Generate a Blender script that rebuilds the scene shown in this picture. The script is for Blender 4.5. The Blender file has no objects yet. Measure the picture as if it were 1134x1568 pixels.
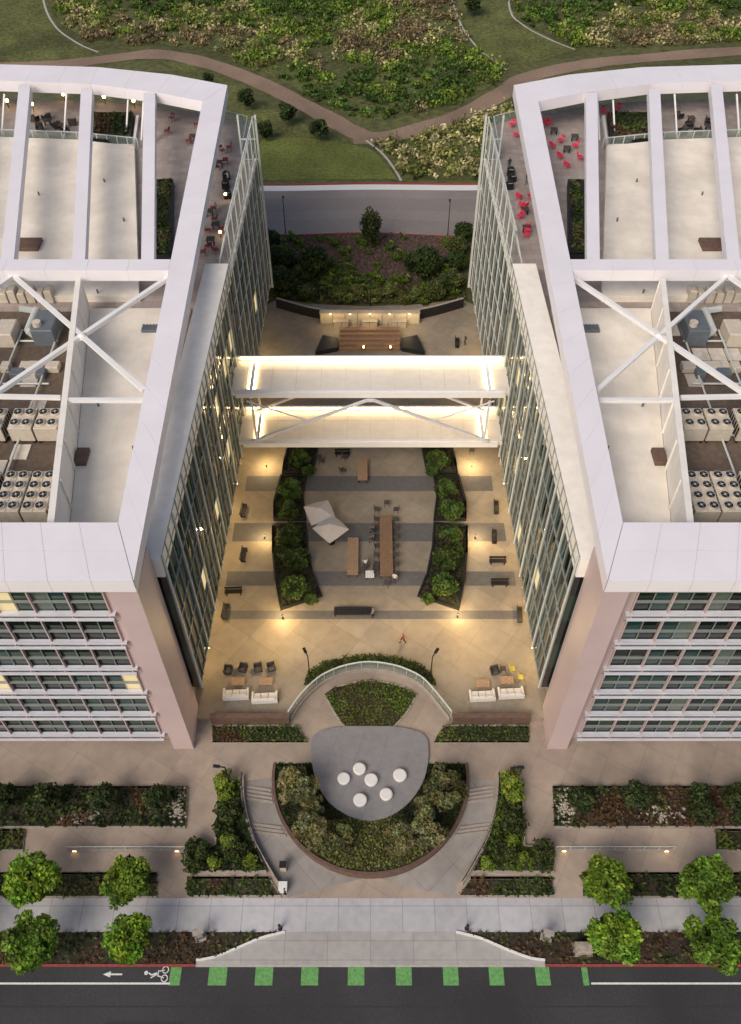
import bpy, math, random
import numpy as np
from mathutils import Vector, Matrix, noise
random.seed(7); rng=np.random.default_rng(7)
sc=bpy.context.scene
F=1320.0; A=math.radians(40.2); HC=74.3; U0=567.0; V0=784.0
# ---- survey: aerial measurement + known elevation -> site plan coordinates (metres)
def S(u,v,z=0.0):
    th=A+math.atan((V0-v)/F); h=HC-z; y=h*math.tan(th); d=y*math.sin(A)+h*math.cos(A)
    return ((u-U0)*d/F, y)
Y0=21.4; Y1=31.0
def zf(y): return min(1.0,max(0.0,(y-Y0)/(Y1-Y0)))
def G(u,v):
    z=0.5
    for i in range(6):
        x,y=S(u,v,z); z=zf(y)
    return (x,y,z)
PZ=1.6   # plaza level
NZ=1.45  # north ground level

# ================= materials
def newmat(name):
    m=bpy.data.materials.new(name); m.use_nodes=True
    nt=m.node_tree; return m,nt,nt.nodes['Principled BSDF']
def mat(name,col,rough=0.7,var=0.15,scale=1.0,metal=0.0,bump=0.0,var2=0.0,scale2=0.12,spec=0.4):
    m,nt,b=newmat(name); N=nt.nodes; L=nt.links
    geo=N.new('ShaderNodeNewGeometry')
    n1=N.new('ShaderNodeTexNoise'); n1.inputs['Scale'].default_value=scale; n1.inputs['Detail'].default_value=6
    L.new(geo.outputs['Position'],n1.inputs['Vector'])
    mr=N.new('ShaderNodeMapRange'); mr.inputs['From Min'].default_value=0.3; mr.inputs['From Max'].default_value=0.7
    mr.inputs['To Min'].default_value=1-var; mr.inputs['To Max'].default_value=1+var
    L.new(n1.outputs['Fac'],mr.inputs['Value'])
    fac=mr.outputs['Result']
    if var2>0:
        n2=N.new('ShaderNodeTexNoise'); n2.inputs['Scale'].default_value=scale2; n2.inputs['Detail'].default_value=4
        L.new(geo.outputs['Position'],n2.inputs['Vector'])
        m2=N.new('ShaderNodeMapRange'); m2.inputs['From Min'].default_value=0.35; m2.inputs['From Max'].default_value=0.65
        m2.inputs['To Min'].default_value=1-var2; m2.inputs['To Max'].default_value=1+var2*0.6
        L.new(n2.outputs['Fac'],m2.inputs['Value'])
        mu=N.new('ShaderNodeMath'); mu.operation='MULTIPLY'; L.new(fac,mu.inputs[0]); L.new(m2.outputs['Result'],mu.inputs[1]); fac=mu.outputs[0]
    vm=N.new('ShaderNodeVectorMath'); vm.operation='SCALE'; vm.inputs[0].default_value=col[:3]
    L.new(fac,vm.inputs['Scale']); L.new(vm.outputs[0],b.inputs['Base Color'])
    b.inputs['Roughness'].default_value=rough; b.inputs['Metallic'].default_value=metal
    b.inputs['Specular IOR Level'].default_value=spec
    if bump>0:
        bp=N.new('ShaderNodeBump'); bp.inputs['Strength'].default_value=bump; bp.inputs['Distance'].default_value=0.05
        L.new(n1.outputs['Fac'],bp.inputs['Height']); L.new(bp.outputs[0],b.inputs['Normal'])
    return m
def joints(m,w,h,mortar=0.012,dark=0.55,rot=0.0,offset=0.0,tone=0.08):
    """adds panel/slab joints and slab-to-slab tone differences to a mat()"""
    nt=m.node_tree; N=nt.nodes; L=nt.links; b=N['Principled BSDF']
    src=b.inputs['Base Color'].links[0].from_socket
    geo=N.new('ShaderNodeNewGeometry'); mp=N.new('ShaderNodeMapping'); mp.inputs['Rotation'].default_value=(0,0,rot)
    L.new(geo.outputs['Position'],mp.inputs['Vector'])
    br=N.new('ShaderNodeTexBrick'); br.offset=offset; br.inputs['Scale'].default_value=1.0
    br.inputs['Brick Width'].default_value=w; br.inputs['Row Height'].default_value=h
    br.inputs['Mortar Size'].default_value=mortar; br.inputs['Mortar Smooth'].default_value=0.3
    br.inputs['Color1'].default_value=(1-tone,1-tone,1-tone,1); br.inputs['Color2'].default_value=(1+tone,1+tone,1+tone,1)
    br.inputs['Mortar'].default_value=(dark,dark,dark,1)
    L.new(mp.outputs[0],br.inputs['Vector'])
    mx=N.new('ShaderNodeMix'); mx.data_type='RGBA'; mx.blend_type='MULTIPLY'; mx.inputs[0].default_value=1.0
    L.new(src,mx.inputs[6]); L.new(br.outputs['Color'],mx.inputs[7]); L.new(mx.outputs[2],b.inputs['Base Color'])
    return m
def emis(name,col,st):
    m,nt,b=newmat(name); b.inputs['Base Color'].default_value=(*col,1)
    b.inputs['Emission Color'].default_value=(*col,1); b.inputs['Emission Strength'].default_value=st; return m
def leafm(name,rough=0.65):
    m,nt,b=newmat(name); N=nt.nodes; L=nt.links
    at=N.new('ShaderNodeAttribute'); at.attribute_name='tint'
    geo=N.new('ShaderNodeNewGeometry')
    n1=N.new('ShaderNodeTexNoise'); n1.inputs['Scale'].default_value=1.3; L.new(geo.outputs['Position'],n1.inputs['Vector'])
    mr=N.new('ShaderNodeMapRange'); mr.inputs['From Min'].default_value=.3; mr.inputs['From Max'].default_value=.7; mr.inputs['To Min'].default_value=.75; mr.inputs['To Max'].default_value=1.25
    L.new(n1.outputs['Fac'],mr.inputs['Value'])
    vm=N.new('ShaderNodeVectorMath'); vm.operation='SCALE'; L.new(at.outputs['Color'],vm.inputs[0]); L.new(mr.outputs['Result'],vm.inputs['Scale'])
    L.new(vm.outputs[0],b.inputs['Base Color']); b.inputs['Roughness'].default_value=rough; b.inputs['Specular IOR Level'].default_value=.2
    tr=N.new('ShaderNodeBsdfTranslucent'); L.new(vm.outputs[0],tr.inputs['Color'])
    ms=N.new('ShaderNodeMixShader'); ms.inputs[0].default_value=.25
    L.new(b.outputs[0],ms.inputs[1]); L.new(tr.outputs[0],ms.inputs[2]); L.new(ms.outputs[0],N['Material Output'].inputs['Surface'])
    return m
def glassm(name,col,rough=0.08,alpha=1.0,em=None,es=0):
    m,nt,b=newmat(name); b.inputs['Base Color'].default_value=(*col,1); b.inputs['Roughness'].default_value=rough
    b.inputs['Specular IOR Level'].default_value=0.8; b.inputs['Alpha'].default_value=alpha
    if em: b.inputs['Emission Color'].default_value=(*em,1); b.inputs['Emission Strength'].default_value=es
    return m
M={}
M['leaf']=leafm('foliage')
M['bark']=mat('bark',(.12,.085,.06),.9,.3,6,bump=.4)
M['ground']=mat('ground_soil_grass',(.085,.09,.03),.95,.35,.7,bump=.5,var2=.35,scale2=.05)
M['lawn']=mat('lawn',(.10,.11,.03),.95,.45,1.6,bump=.6,var2=.38,scale2=.10)
M['lawn2']=mat('lawn_mown',(.125,.145,.03),.95,.35,2.2,bump=.6,var2=.25,scale2=.12)
M['meadow']=mat('meadow_soil',(.09,.10,.03),.95,.4,1.2,bump=.5,var2=.3,scale2=.08)
M['soil']=mat('planting_soil',(.045,.036,.025),.95,.4,3,bump=.5)
M['path']=mat('decomposed_granite',(.25,.175,.125),.95,.14,2,var2=.2,scale2=.1)
M['kerbstone']=mat('kerb_concrete',(.42,.4,.37),.85,.12,2)
M['asphalt']=mat('asphalt',(.042,.042,.045),.85,.2,8,bump=.2,var2=.25,scale2=.12)
M['asphalt_p']=mat('asphalt_patch',(.033,.033,.035),.85,.15,8,bump=.2)
M['asphalt_n']=mat('asphalt_worn',(.26,.225,.205),.85,.08,3,var2=.15,scale2=.06)
M['asphalt_w']=mat('asphalt_wheel_track',(.235,.205,.19),.85,.08,3,var2=.15,scale2=.06)
M['paint']=mat('white_road_paint',(.72,.72,.7),.7,.15,6)
M['green']=mat('green_road_paint',(.13,.33,.10),.7,.25,5)
M['redk']=mat('red_kerb_paint',(.30,.06,.055),.7,.2,4)
M['walk']=joints(mat('sidewalk_concrete',(.45,.45,.46),.8,.08,1.5,var2=.12),2.6,2.6,.03,.6,tone=.05)
M['apron']=joints(mat('apron_concrete',(.40,.385,.365),.8,.08,1.5,var2=.14),3.4,1.4,.025,.65,tone=.06)
M['court']=joints(mat('forecourt_concrete',(.34,.275,.22),.8,.08,1.2,var2=.18,scale2=.2),2.8,2.8,.02,.7,rot=.5,tone=.06)
M['ramp']=joints(mat('ramp_concrete',(.27,.25,.23),.8,.1,1.2,var2=.16,scale2=.25),3.1,3.1,.02,.65,rot=.8,tone=.07)
M['disk']=joints(mat('grey_paving',(.235,.23,.235),.8,.08,1.5,var2=.1),2.2,2.2,.02,.75,rot=.3,tone=.03)
M['plaza']=joints(mat('plaza_concrete',(.275,.235,.18),.75,.08,1.2,var2=.18,scale2=.22),3.0,3.0,.02,.68,rot=.62,tone=.10)
M['band']=mat('dark_paving_band',(.125,.12,.118),.75,.1,2,var2=.1)
M['wallc']=mat('retaining_wall_concrete',(.34,.30,.26),.85,.12,2)
M['brown']=mat('corten_cap',(.13,.08,.06),.7,.2,2)
M['steeldark']=mat('dark_metal',(.03,.03,.032),.5,.2,3,metal=.5)
M['frame']=mat('white_metal_panel',(.80,.77,.80),.5,.025,.4,var2=.03)
M['frame2']=mat('panel_joint',(.45,.36,.36),.6,.05,1)
M['leg']=mat('rose_metal_panel',(.52,.41,.40),.5,.04,.4,var2=.06)
M['roof']=joints(mat('roof_membrane',(.80,.74,.64),.85,.05,.9,var2=.13,scale2=.22),2.4,60,.02,.9,tone=.015)
M['roofdirt']=mat('roof_membrane_worn',(.62,.56,.48),.85,.1,1.6,var2=.2,scale2=.4)
M['cap']=mat('parapet_cap',(.82,.78,.71),.7,.06,1,var2=.06)
M['paver']=joints(mat('terrace_paver',(.36,.31,.28),.85,.08,1,var2=.1),.9,.9,.02,.75,tone=.12)
M['wall']=mat('building_wall',(.42,.40,.38),.8,.06,1)
M['mech']=mat('mechanical_deck',(.13,.095,.07),.9,.2,2,var2=.2)
M['mullion']=mat('mullion',(.27,.30,.28),.45,.06,1,metal=.2)
M['mullionw']=mat('mullion_white',(.55,.58,.55),.45,.06,1)
M['ledge']=mat('sunshade_metal',(.62,.63,.69),.45,.06,1)
M['span']=mat('spandrel',(.16,.21,.21),.4,.1,1)
M['g1']=glassm('glass_dark',(.008,.014,.012),.04); M['g2']=glassm('glass_green',(.018,.04,.03),.05); M['g3']=glassm('glass_pale',(.09,.12,.10),.12)
M['g4']=glassm('glass_glow',(.12,.12,.08),.12,1,(1,.76,.38),.7); M['g5']=glassm('glass_teal',(.015,.045,.045),.05)  # warm emission serves lit rooms and also painted reflections on courtyard panes
M['gs']=glassm('glass_screen',(.10,.17,.14),.08,.22)
M['white']=mat('white_steel',(.80,.79,.77),.5,.03,1)
M['deck']=mat('bridge_deck',(.74,.69,.61),.7,.05,1.2,var2=.05)
M['led']=emis('led_strip',(1.0,.72,.36),24)
M['bulb']=emis('warm_bulb',(1.0,.62,.24),16)
M['wood']=mat('timber',(.24,.145,.085),.7,.2,5)
M['woodl']=mat('timber_light',(.34,.22,.14),.7,.2,5)
M['fabric']=mat('white_fabric',(.50,.46,.42),.9,.05,2)
M['cushion']=mat('grey_cushion',(.62,.60,.57),.9,.05,4)
M['red']=mat('red_powdercoat',(.75,.03,.08),.5,.1,3)
M['yellow']=mat('yellow_plastic',(.5,.42,.06),.5,.1,3)
M['chairdark']=mat('chair_dark',(.07,.06,.055),.7,.2,3)
M['stone']=mat('white_stone',(.72,.71,.69),.7,.04,3)
M['rock']=mat('lava_rock',(.095,.062,.05),.95,.5,2)
M['pebble']=mat('pale_rock',(.34,.30,.25),.9,.3,3)
M['unit']=mat('hvac_casing',(.55,.49,.40),.6,.08,2)
M['unit2']=mat('hvac_dark_casing',(.12,.14,.16),.6,.1,2)
M['skin']=mat('skin',(.42,.25,.18),.6,.05,5); M['hair']=mat('hair',(.03,.02,.015),.7,.1,5)
M['sign']=mat('sign_cream',(.55,.5,.36),.6,.05,2)
M['glassrail']=glassm('rail_glass',(.30,.38,.34),.08,.3)

# ================= mesh builder
class MB:
    def __init__(s): s.v=[];s.f=[];s.m=[];s.t=None
    def add(s,vs,fs,m=0):
        b=len(s.v); s.v+=[tuple(p) for p in vs]
        if s.t is not None: s.t+=[(1,1,1)]*len(vs)
        for f in fs: s.f.append(tuple(i+b for i in f)); s.m.append(m)
    def box(s,x0,x1,y0,y1,z0,z1,m=0):
        if x0>x1:x0,x1=x1,x0
        if y0>y1:y0,y1=y1,y0
        s.add([(x0,y0,z0),(x1,y0,z0),(x1,y1,z0),(x0,y1,z0),(x0,y0,z1),(x1,y0,z1),(x1,y1,z1),(x0,y1,z1)],
              [(3,2,1,0),(4,5,6,7),(0,1,5,4),(1,2,6,5),(2,3,7,6),(3,0,4,7)],m)
    def rbox(s,cx,cy,cz,w,l,h,m=0,r=0,bev=0.0):
        c,sn=math.cos(r),math.sin(r)
        def T(x,y,z): return (cx+x*c-y*sn,cy+x*sn+y*c,cz+z)
        w/=2;l/=2
        if bev<=0:
            P=[T(-w,-l,0),T(w,-l,0),T(w,l,0),T(-w,l,0),T(-w,-l,h),T(w,-l,h),T(w,l,h),T(-w,l,h)]
            s.add(P,[(3,2,1,0),(4,5,6,7),(0,1,5,4),(1,2,6,5),(2,3,7,6),(3,0,4,7)],m)
        else:
            a=w-bev;b=l-bev
            P=[T(-w,-l,0),T(w,-l,0),T(w,l,0),T(-w,l,0),T(-w,-l,h-bev),T(w,-l,h-bev),T(w,l,h-bev),T(-w,l,h-bev),T(-a,-b,h),T(a,-b,h),T(a,b,h),T(-a,b,h)]
            s.add(P,[(3,2,1,0),(0,1,5,4),(1,2,6,5),(2,3,7,6),(3,0,4,7),(4,5,9,8),(5,6,10,9),(6,7,11,10),(7,4,8,11),(8,9,10,11)],m)
    def prism(s,poly,z0,z1,m=0,mt=None):
        a=sum(poly[i][0]*poly[(i+1)%len(poly)][1]-poly[(i+1)%len(poly)][0]*poly[i][1] for i in range(len(poly)))
        if a<0: poly=poly[::-1]
        n=len(poly)
        s.add([(p[0],p[1],z0) for p in poly]+[(p[0],p[1],z1) for i,p in enumerate(poly)],
              [(i,(i+1)%n,n+(i+1)%n,n+i) for i in range(n)]+[tuple(range(n))[::-1]],m)
        s.add([(p[0],p[1],z1) for i,p in enumerate(poly)],[tuple(range(n))],m if mt is None else mt)
    def sheet(s,poly,z,m=0):
        a=sum(poly[i][0]*poly[(i+1)%len(poly)][1]-poly[(i+1)%len(poly)][0]*poly[i][1] for i in range(len(poly)))
        if a<0: poly=poly[::-1]
        s.add([(p[0],p[1],z) for p in poly],[tuple(range(len(poly)))],m)
    def beam(s,p,q,w,h,m=0):
        p=Vector(p);q=Vector(q);d=(q-p).normalized(); up=Vector((0,0,1))
        if abs(d.dot(up))>.95: up=Vector((0,1,0))
        sd=d.cross(up).normalized()*w/2; u=sd.cross(d).normalized()*h/2
        P=[p-sd-u,p+sd-u,p+sd+u,p-sd+u,q-sd-u,q+sd-u,q+sd+u,q-sd+u]
        s.add(P,[(0,1,2,3),(7,6,5,4),(0,4,5,1),(1,5,6,2),(2,6,7,3),(3,7,4,0)],m)
    def cyl(s,p,q,r0,r1=None,n=10,m=0):
        if r1 is None:r1=r0
        p=Vector(p);q=Vector(q);d=(q-p).normalized(); a=d.orthogonal().normalized(); b=d.cross(a)
        P=[];
        for c,r in((p,r0),(q,r1)):
            for i in range(n):
                t=2*math.pi*i/n; P.append(c+a*(r*math.cos(t))+b*(r*math.sin(t)))
        s.add(P,[(i,(i+1)%n,n+(i+1)%n,n+i) for i in range(n)]+[tuple(range(n))[::-1],tuple(range(n,2*n))],m)
    def ball(s,c,r,m=0,n=10,k=6,sz=1.0):
        P=[];Fc=[]
        for j in range(k+1):
            ph=math.pi*j/k
            for i in range(n):
                t=2*math.pi*i/n; P.append((c[0]+r*math.sin(ph)*math.cos(t),c[1]+r*math.sin(ph)*math.sin(t),c[2]+r*sz*math.cos(ph)))
        for j in range(k):
            for i in range(n): Fc.append((j*n+i,(j+1)*n+i,(j+1)*n+(i+1)%n,j*n+(i+1)%n))
        s.add(P,Fc,m)
    def wallpath(s,pts,t,z0,z1,m=0,mt=None):
        n=len(pts); L=[];R=[]
        for i in range(n):
            a=Vector(pts[max(0,i-1)][:2]); b=Vector(pts[min(n-1,i+1)][:2]); d=(b-a).normalized(); nn=Vector((-d.y,d.x))*t/2; p=Vector(pts[i][:2])
            L.append(p+nn);R.append(p-nn)
        f0=z0 if callable(z0) else (lambda i:z0); f1=z1 if callable(z1) else (lambda i:z1)
        for i in range(n-1):
            P=[(L[i].x,L[i].y,f0(i)),(R[i].x,R[i].y,f0(i)),(R[i+1].x,R[i+1].y,f0(i+1)),(L[i+1].x,L[i+1].y,f0(i+1)),
               (L[i].x,L[i].y,f1(i)),(R[i].x,R[i].y,f1(i)),(R[i+1].x,R[i+1].y,f1(i+1)),(L[i+1].x,L[i+1].y,f1(i+1))]
            s.add(P,[(0,1,5,4),(2,3,7,6)] if i in(0,n-2) else [],m)
            s.add(P,[(1,2,6,5),(3,0,4,7)],m); s.add(P,[(4,5,6,7)],m if mt is None else mt)
    def leaves(s,P,size,col,up=.6):
        if s.t is None: s.t=[(1,1,1)]*len(s.v)
        n=len(P)
        if n==0: return
        nr=rng.normal(size=(n,3)); nr[:,2]=np.abs(nr[:,2])+up; nr/=np.linalg.norm(nr,axis=1)[:,None]
        t=np.cross(nr,rng.normal(size=(n,3))); t/=np.linalg.norm(t,axis=1)[:,None]; b=np.cross(nr,t)
        sz=(size*rng.uniform(.6,1.3,n))[:,None]
        V=np.stack([P-t*sz,P+b*sz*.6,P+t*sz,P-b*sz*.6],axis=1).reshape(-1,3)
        base=len(s.v); s.v+=list(map(tuple,V.tolist()))
        s.t+=list(map(tuple,np.repeat(col,4,axis=0).tolist()))
        s.f+=[(base+4*i,base+4*i+1,base+4*i+2,base+4*i+3) for i in range(n)]
        s.m+=[s.leafidx]*n
    leafidx=0
    def mesh(s,name,mats,center=(0,0,0),smooth=False):
        me=bpy.data.meshes.new(name); c=center
        me.from_pydata([(p[0]-c[0],p[1]-c[1],p[2]-c[2]) for p in s.v],[],s.f)
        for k in mats: me.materials.append(M[k] if isinstance(k,str) else k)
        me.polygons.foreach_set('material_index',s.m)
        if smooth: me.polygons.foreach_set('use_smooth',[True]*len(s.f))
        if s.t is not None:
            ca=me.color_attributes.new('tint','FLOAT_COLOR','POINT')
            arr=np.ones((len(s.v),4),dtype=np.float32); arr[:,:3]=np.array(s.t); ca.data.foreach_set('color',arr.ravel())
        me.update(); return me
    def obj(s,name,mats,parent=None,smooth=False):
        V=np.array(s.v); mn=V.min(0);mx=V.max(0); c=((mn[0]+mx[0])/2,(mn[1]+mx[1])/2,mn[2])
        me=s.mesh(name,mats,c,smooth); o=bpy.data.objects.new(name,me); o.location=c; sc.collection.objects.link(o)
        if parent:
            o.parent=parent; o.matrix_parent_inverse=Matrix.Translation(parent.location).inverted()
        return o
def empty(name,loc):
    e=bpy.data.objects.new(name,None); e.location=loc; sc.collection.objects.link(e); return e
def place(me,name,loc,rz=0,s=1.0,parent=None):
    o=bpy.data.objects.new(name,me); o.location=loc; o.rotation_euler=(0,0,rz); o.scale=(s,s,s) if not hasattr(s,'__len__') else s
    sc.collection.objects.link(o); return o
def catmull(pts,k=6,closed=False):
    out=[];n=len(pts)
    rg=range(n) if closed else range(n-1)
    for i in rg:
        g=(lambda j:pts[j%n]) if closed else (lambda j:pts[min(max(j,0),n-1)])
        p0,p1,p2,p3=g(i-1),g(i),g(i+1),g(i+2)
        for j in range(k):
            t=j/k; out.append(tuple(.5*((2*p1[d])+(-p0[d]+p2[d])*t+(2*p0[d]-5*p1[d]+4*p2[d]-p3[d])*t*t+(-p0[d]+3*p1[d]-3*p2[d]+p3[d])*t**3) for d in range(len(p1))))
    if not closed: out.append(tuple(pts[-1]))
    return out
def ribbon(name,pts,w,z,m,k=8):
    pts=catmull(pts,k); mb=MB(); n=len(pts);L=[];R=[]
    for i in range(n):
        a=Vector(pts[max(0,i-1)][:2]); b=Vector(pts[min(n-1,i+1)][:2]); d=(b-a).normalized(); ww=w*(1+.18*noise.noise(Vector((i*.35,w,z)))) ; nn=Vector((-d.y,d.x))*ww/2; p=Vector(pts[i][:2]); L.append(p+nn);R.append(p-nn)
    V=[(p.x,p.y,z) for p in L]+[(p.x,p.y,z) for p in R]
    mb.add(V,[(i,n+i,n+i+1,i+1) for i in range(n-1)])
    return mb.obj(name,[m])
def inpoly(P,poly):
    x=P[:,0];y=P[:,1];c=np.zeros(len(P),bool);n=len(poly);j=n-1
    for i in range(n):
        xi,yi=poly[i][:2];xj,yj=poly[j][:2]
        if yi!=yj:
            c^=((yi>y)!=(yj>y))&(x<(xj-xi)*(y-yi)/(yj-yi)+xi)
        j=i
    return c
def scatter(poly,n):
    p=np.array([q[:2] for q in poly]); mn=p.min(0);mx=p.max(0); out=np.zeros((0,2))
    while len(out)<n:
        P=rng.uniform(mn,mx,size=(max(64,n),2)); out=np.vstack([out,P[inpoly(P,poly)]])
    return out[:n]
def parea(poly): return abs(sum(poly[i][0]*poly[(i+1)%len(poly)][1]-poly[(i+1)%len(poly)][0]*poly[i][1] for i in range(len(poly))))/2
def bed(name,poly,z,h,cols,dens=28,size=.2,freq=.7,soil=True,zfun=None,lo=.2):
    n=int(parea(poly)*dens); P=scatter(poly,n)
    N=np.array([noise.noise(Vector((x*freq,y*freq,3.3))) for x,y in P]); N2=np.array([noise.noise(Vector((x*freq*.5+9,y*freq*.5,7.7))) for x,y in P])
    hh=h*np.clip(.5+N*.9,lo,1.2); zz=np.array([zfun(x,y) for x,y in P]) if zfun else np.full(n,z)
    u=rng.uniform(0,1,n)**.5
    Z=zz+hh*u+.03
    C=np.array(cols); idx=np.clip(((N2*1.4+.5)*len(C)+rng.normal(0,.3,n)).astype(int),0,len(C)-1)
    col=C[idx]*(rng.uniform(.65,1.35,n)*(.6+.4*u))[:,None]  # lower leaves darkened: shade inside the bed put into the colour
    mb=MB()
    if soil:
        if zfun:
            mb.add([(p[0],p[1],zfun(p[0],p[1])+.06) for p in poly],[tuple(range(len(poly)))],0)
        else: mb.sheet(poly,z+.0,0)
    mb.t=[(1,1,1)]*len(mb.v); mb.leafidx=1
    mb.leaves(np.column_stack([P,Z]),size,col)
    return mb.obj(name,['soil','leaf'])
def crown(mb,cx,cy,cz,rx,rz,ncl,nl,size,col,rcl=.42,shell=.5):
    for i in range(ncl):
        d=rng.normal(size=3); d/=np.linalg.norm(d)
        r=rng.uniform(shell,1.0)**.6*(1-rcl*.6)*(rng.uniform(.8,1.15))
        c=np.array([cx,cy,cz])+d*np.array([rx,rx,rz])*r
        q=rng.normal(size=(nl,3)); q/=np.linalg.norm(q,axis=1)[:,None]; q*=rng.uniform(.35,1,nl)[:,None]**.5
        rr=rcl*rng.uniform(.7,1.25)
        P=c+q*np.array([rx*rr,rx*rr,rz*rr*.8])
        cf=rng.uniform(.55,1.4)
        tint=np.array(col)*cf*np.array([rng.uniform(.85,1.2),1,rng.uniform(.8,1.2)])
        C=tint[None,:]*(rng.uniform(.7,1.3,nl)*(.6+.4*(q[:,2]+1)/1.4))[:,None]  # clump undersides darkened, shading painted into the leaf tint
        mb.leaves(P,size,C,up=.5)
def tree_mesh(name,h,rx,rz,col,ncl=26,nl=60,size=.2,trunk=.14,zc=None,rcl=.4):
    mb=MB(); mb.leafidx=1; zc=zc if zc else h-rz
    bend=(random.uniform(-.2,.2),random.uniform(-.2,.2))
    mid=(bend[0],bend[1],zc-rz*.55)
    mb.cyl((0,0,-.1),mid,trunk,trunk*.7,8); top=(bend[0]*1.3,bend[1]*1.3,zc+rz*.5); mb.cyl(mid,top,trunk*.7,trunk*.2,7)
    for i in range(7):
        t=2*math.pi*i/7+random.uniform(-.3,.3); f=random.uniform(0,.7); s=Vector(mid).lerp(Vector(top),f)
        e=Vector((math.cos(t)*rx*.75,math.sin(t)*rx*.75,zc+random.uniform(-.2,.5)*rz)); m2=s.lerp(e,.5)+Vector((0,0,-.1*rz))
        mb.cyl(s,m2,trunk*.4,trunk*.25,6); mb.cyl(m2,e,trunk*.25,trunk*.08,5)
    mb.t=[(1,1,1)]*len(mb.v)
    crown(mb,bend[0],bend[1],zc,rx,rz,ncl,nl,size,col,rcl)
    return mb.mesh(name,['bark','leaf'])

# ================= ground
mb=MB(); X=1500
rows=[(-400,-.3),(44,-.3),(60,NZ-.05),(1800,NZ-.05)]
V=[];
for y,z in rows: V+=[(-X,y,z),(X,y,z)]
mb.add(V,[(2*i,2*i+1,2*i+3,2*i+2) for i in range(3)]); mb.obj('ground',['ground'])

# front road
YR=16.35
mb=MB(); mb.sheet([(-200,-14),(200,-14),(200,YR),(-200,YR)],-.15); mb.obj('road',['asphalt'])
mb=MB(); mb.sheet([(-60,13.55),(62,13.55),(62,13.66),(-60,13.66)],-.1475); mb.sheet([(-20,11.2),(-14,11.2),(-14,12.6),(-20,12.6)],-.1475); mb.sheet([(5,10.5),(6.4,10.5),(6.4,12.2),(5,12.2)],-.1475)
mb.obj('asphalt_patch',['asphalt_p'])
mb=MB()
for u in (268,333,404,474,545,618,690,760,831,896):
    w=12.5 if u not in(268,896) else 6.5
    a=S(u-w,1481,-.15);b=S(u+w,1509,-.15)
    mb.sheet([(a[0],b[1]),(b[0],b[1]),(b[0],a[1]),(a[0],a[1])],-.144)
mb.obj('green_bike_lane_marking',['green'])
mb=MB(); y=S(0,1506,-.15)[1]; x1=S(260,1506,-.15)[0]; x2=S(905,1506,-.15)[0]
mb.sheet([(-200,y-.07),(x1,y-.07),(x1,y+.07),(-200,y+.07)],-.142); mb.sheet([(x2,y-.07),(200,y-.07),(200,y+.07),(x2,y+.07)],-.142)
for yy in (2.2,2.5): mb.sheet([(-200,yy),(200,yy),(200,yy+.1),(-200,yy+.1)],-.144)
mb.obj('lane_line_marking',['paint'])
mb=MB(); ax,ay=S(172,1492,-.15); z=-.142
mb.sheet([(ax-.15,ay-.06),(ax+.75,ay-.06),(ax+.75,ay+.06),(ax-.15,ay+.06)],z); mb.sheet([(ax-.75,ay),(ax-.15,ay-.22),(ax-.15,ay+.22)],z)
mb.obj('arrow_road_marking',['paint'])
mb=MB(); bx,by=S(240,1492,-.15)
def ring(cx,cy,r,w):
    n=20;P=[]
    for i in range(n):
        t=2*math.pi*i/n; P+=[(cx+r*math.cos(t),cy+r*math.sin(t),z),(cx+(r-w)*math.cos(t),cy+(r-w)*math.sin(t),z)]
    mb.add(P,[(2*i,2*((i+1)%n),2*((i+1)%n)+1,2*i+1) for i in range(n)])
ring(bx+.62,by-.28,.27,.07); ring(bx+.62,by+.32,.27,.07)
def ln(a,b,w=.08):
    a=Vector(a);b=Vector(b);d=(b-a).normalized();n=Vector((-d.y,d.x))*w/2; mb.sheet([tuple(a-n),tuple(b-n),tuple(b+n),tuple(a+n)],z)
ln((bx+.56,by-.25),(bx+.1,by-.1));ln((bx+.56,by+.3),(bx+.05,by+.2));ln((bx+.09,by-.16),(bx+.09,by+.3));ln((bx+.0,by+.1),(bx-.4,by-.05),.12);ln((bx-.4,by-.05),(bx-.65,by+.1),.1)
ring(bx-.85,by+.1,.15,.14); ln((bx+.0,by),(bx-.45,by-.25),.08)
mb.obj('bicycle_road_marking',['paint'])

# sidewalk & kerb & apron
mb=MB(); mb.box(-120,120,18.85,Y0,-.3,0); mb.obj('sidewalk',['walk'])
def P2(lst,z=0): return [S(u,v,z) for u,v in lst]
ap=P2([(436,1427),(400,1436),(362,1452),(325,1466),(300,1470)])
L=catmull(ap,5); R=[(-x,y) for x,y in L][::-1]
poly=[(L[0][0],18.84)]+L+[(L[-1][0],YR+.12),(-L[-1][0],YR+.12)]+R+[(-L[0][0],18.84)]
mb=MB(); mb.prism(poly,-.3,-.02); mb.obj('driveway_apron',['apron'])
mb=MB()
for s in(-1,1):
    pts=[(s*abs(x),y) for x,y in L]
    mb.wallpath(pts,.16,-.25,.1,0)
mb.obj('apron_kerb',['stone'])
mb=MB()
xe=abs(L[-1][0])+.0
for s in(-1,1):
    mb.box(s*(xe+.05),s*120,YR,YR+.16,-.3,.02,0)
mb.obj('red_kerb',['redk'])
mb=MB(); mb.box(-(xe),xe,YR-.02,YR+.115,-.3,-.06); mb.obj('dropped_kerb',['kerbstone'])

# forecourt (slopes from sidewalk up to building level)
mb=MB(); V=[]
for y in (Y0,Y1,46): V+=[(-62,y,zf(y)),(62,y,zf(y))]
mb.add(V,[(0,1,3,2),(2,3,5,4)]); mb.add([(-62,Y0,-.3),(62,Y0,-.3),(62,Y0,0),(-62,Y0,0)],[(0,1,2,3)]); mb.obj('forecourt_paving',['court'])

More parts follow.
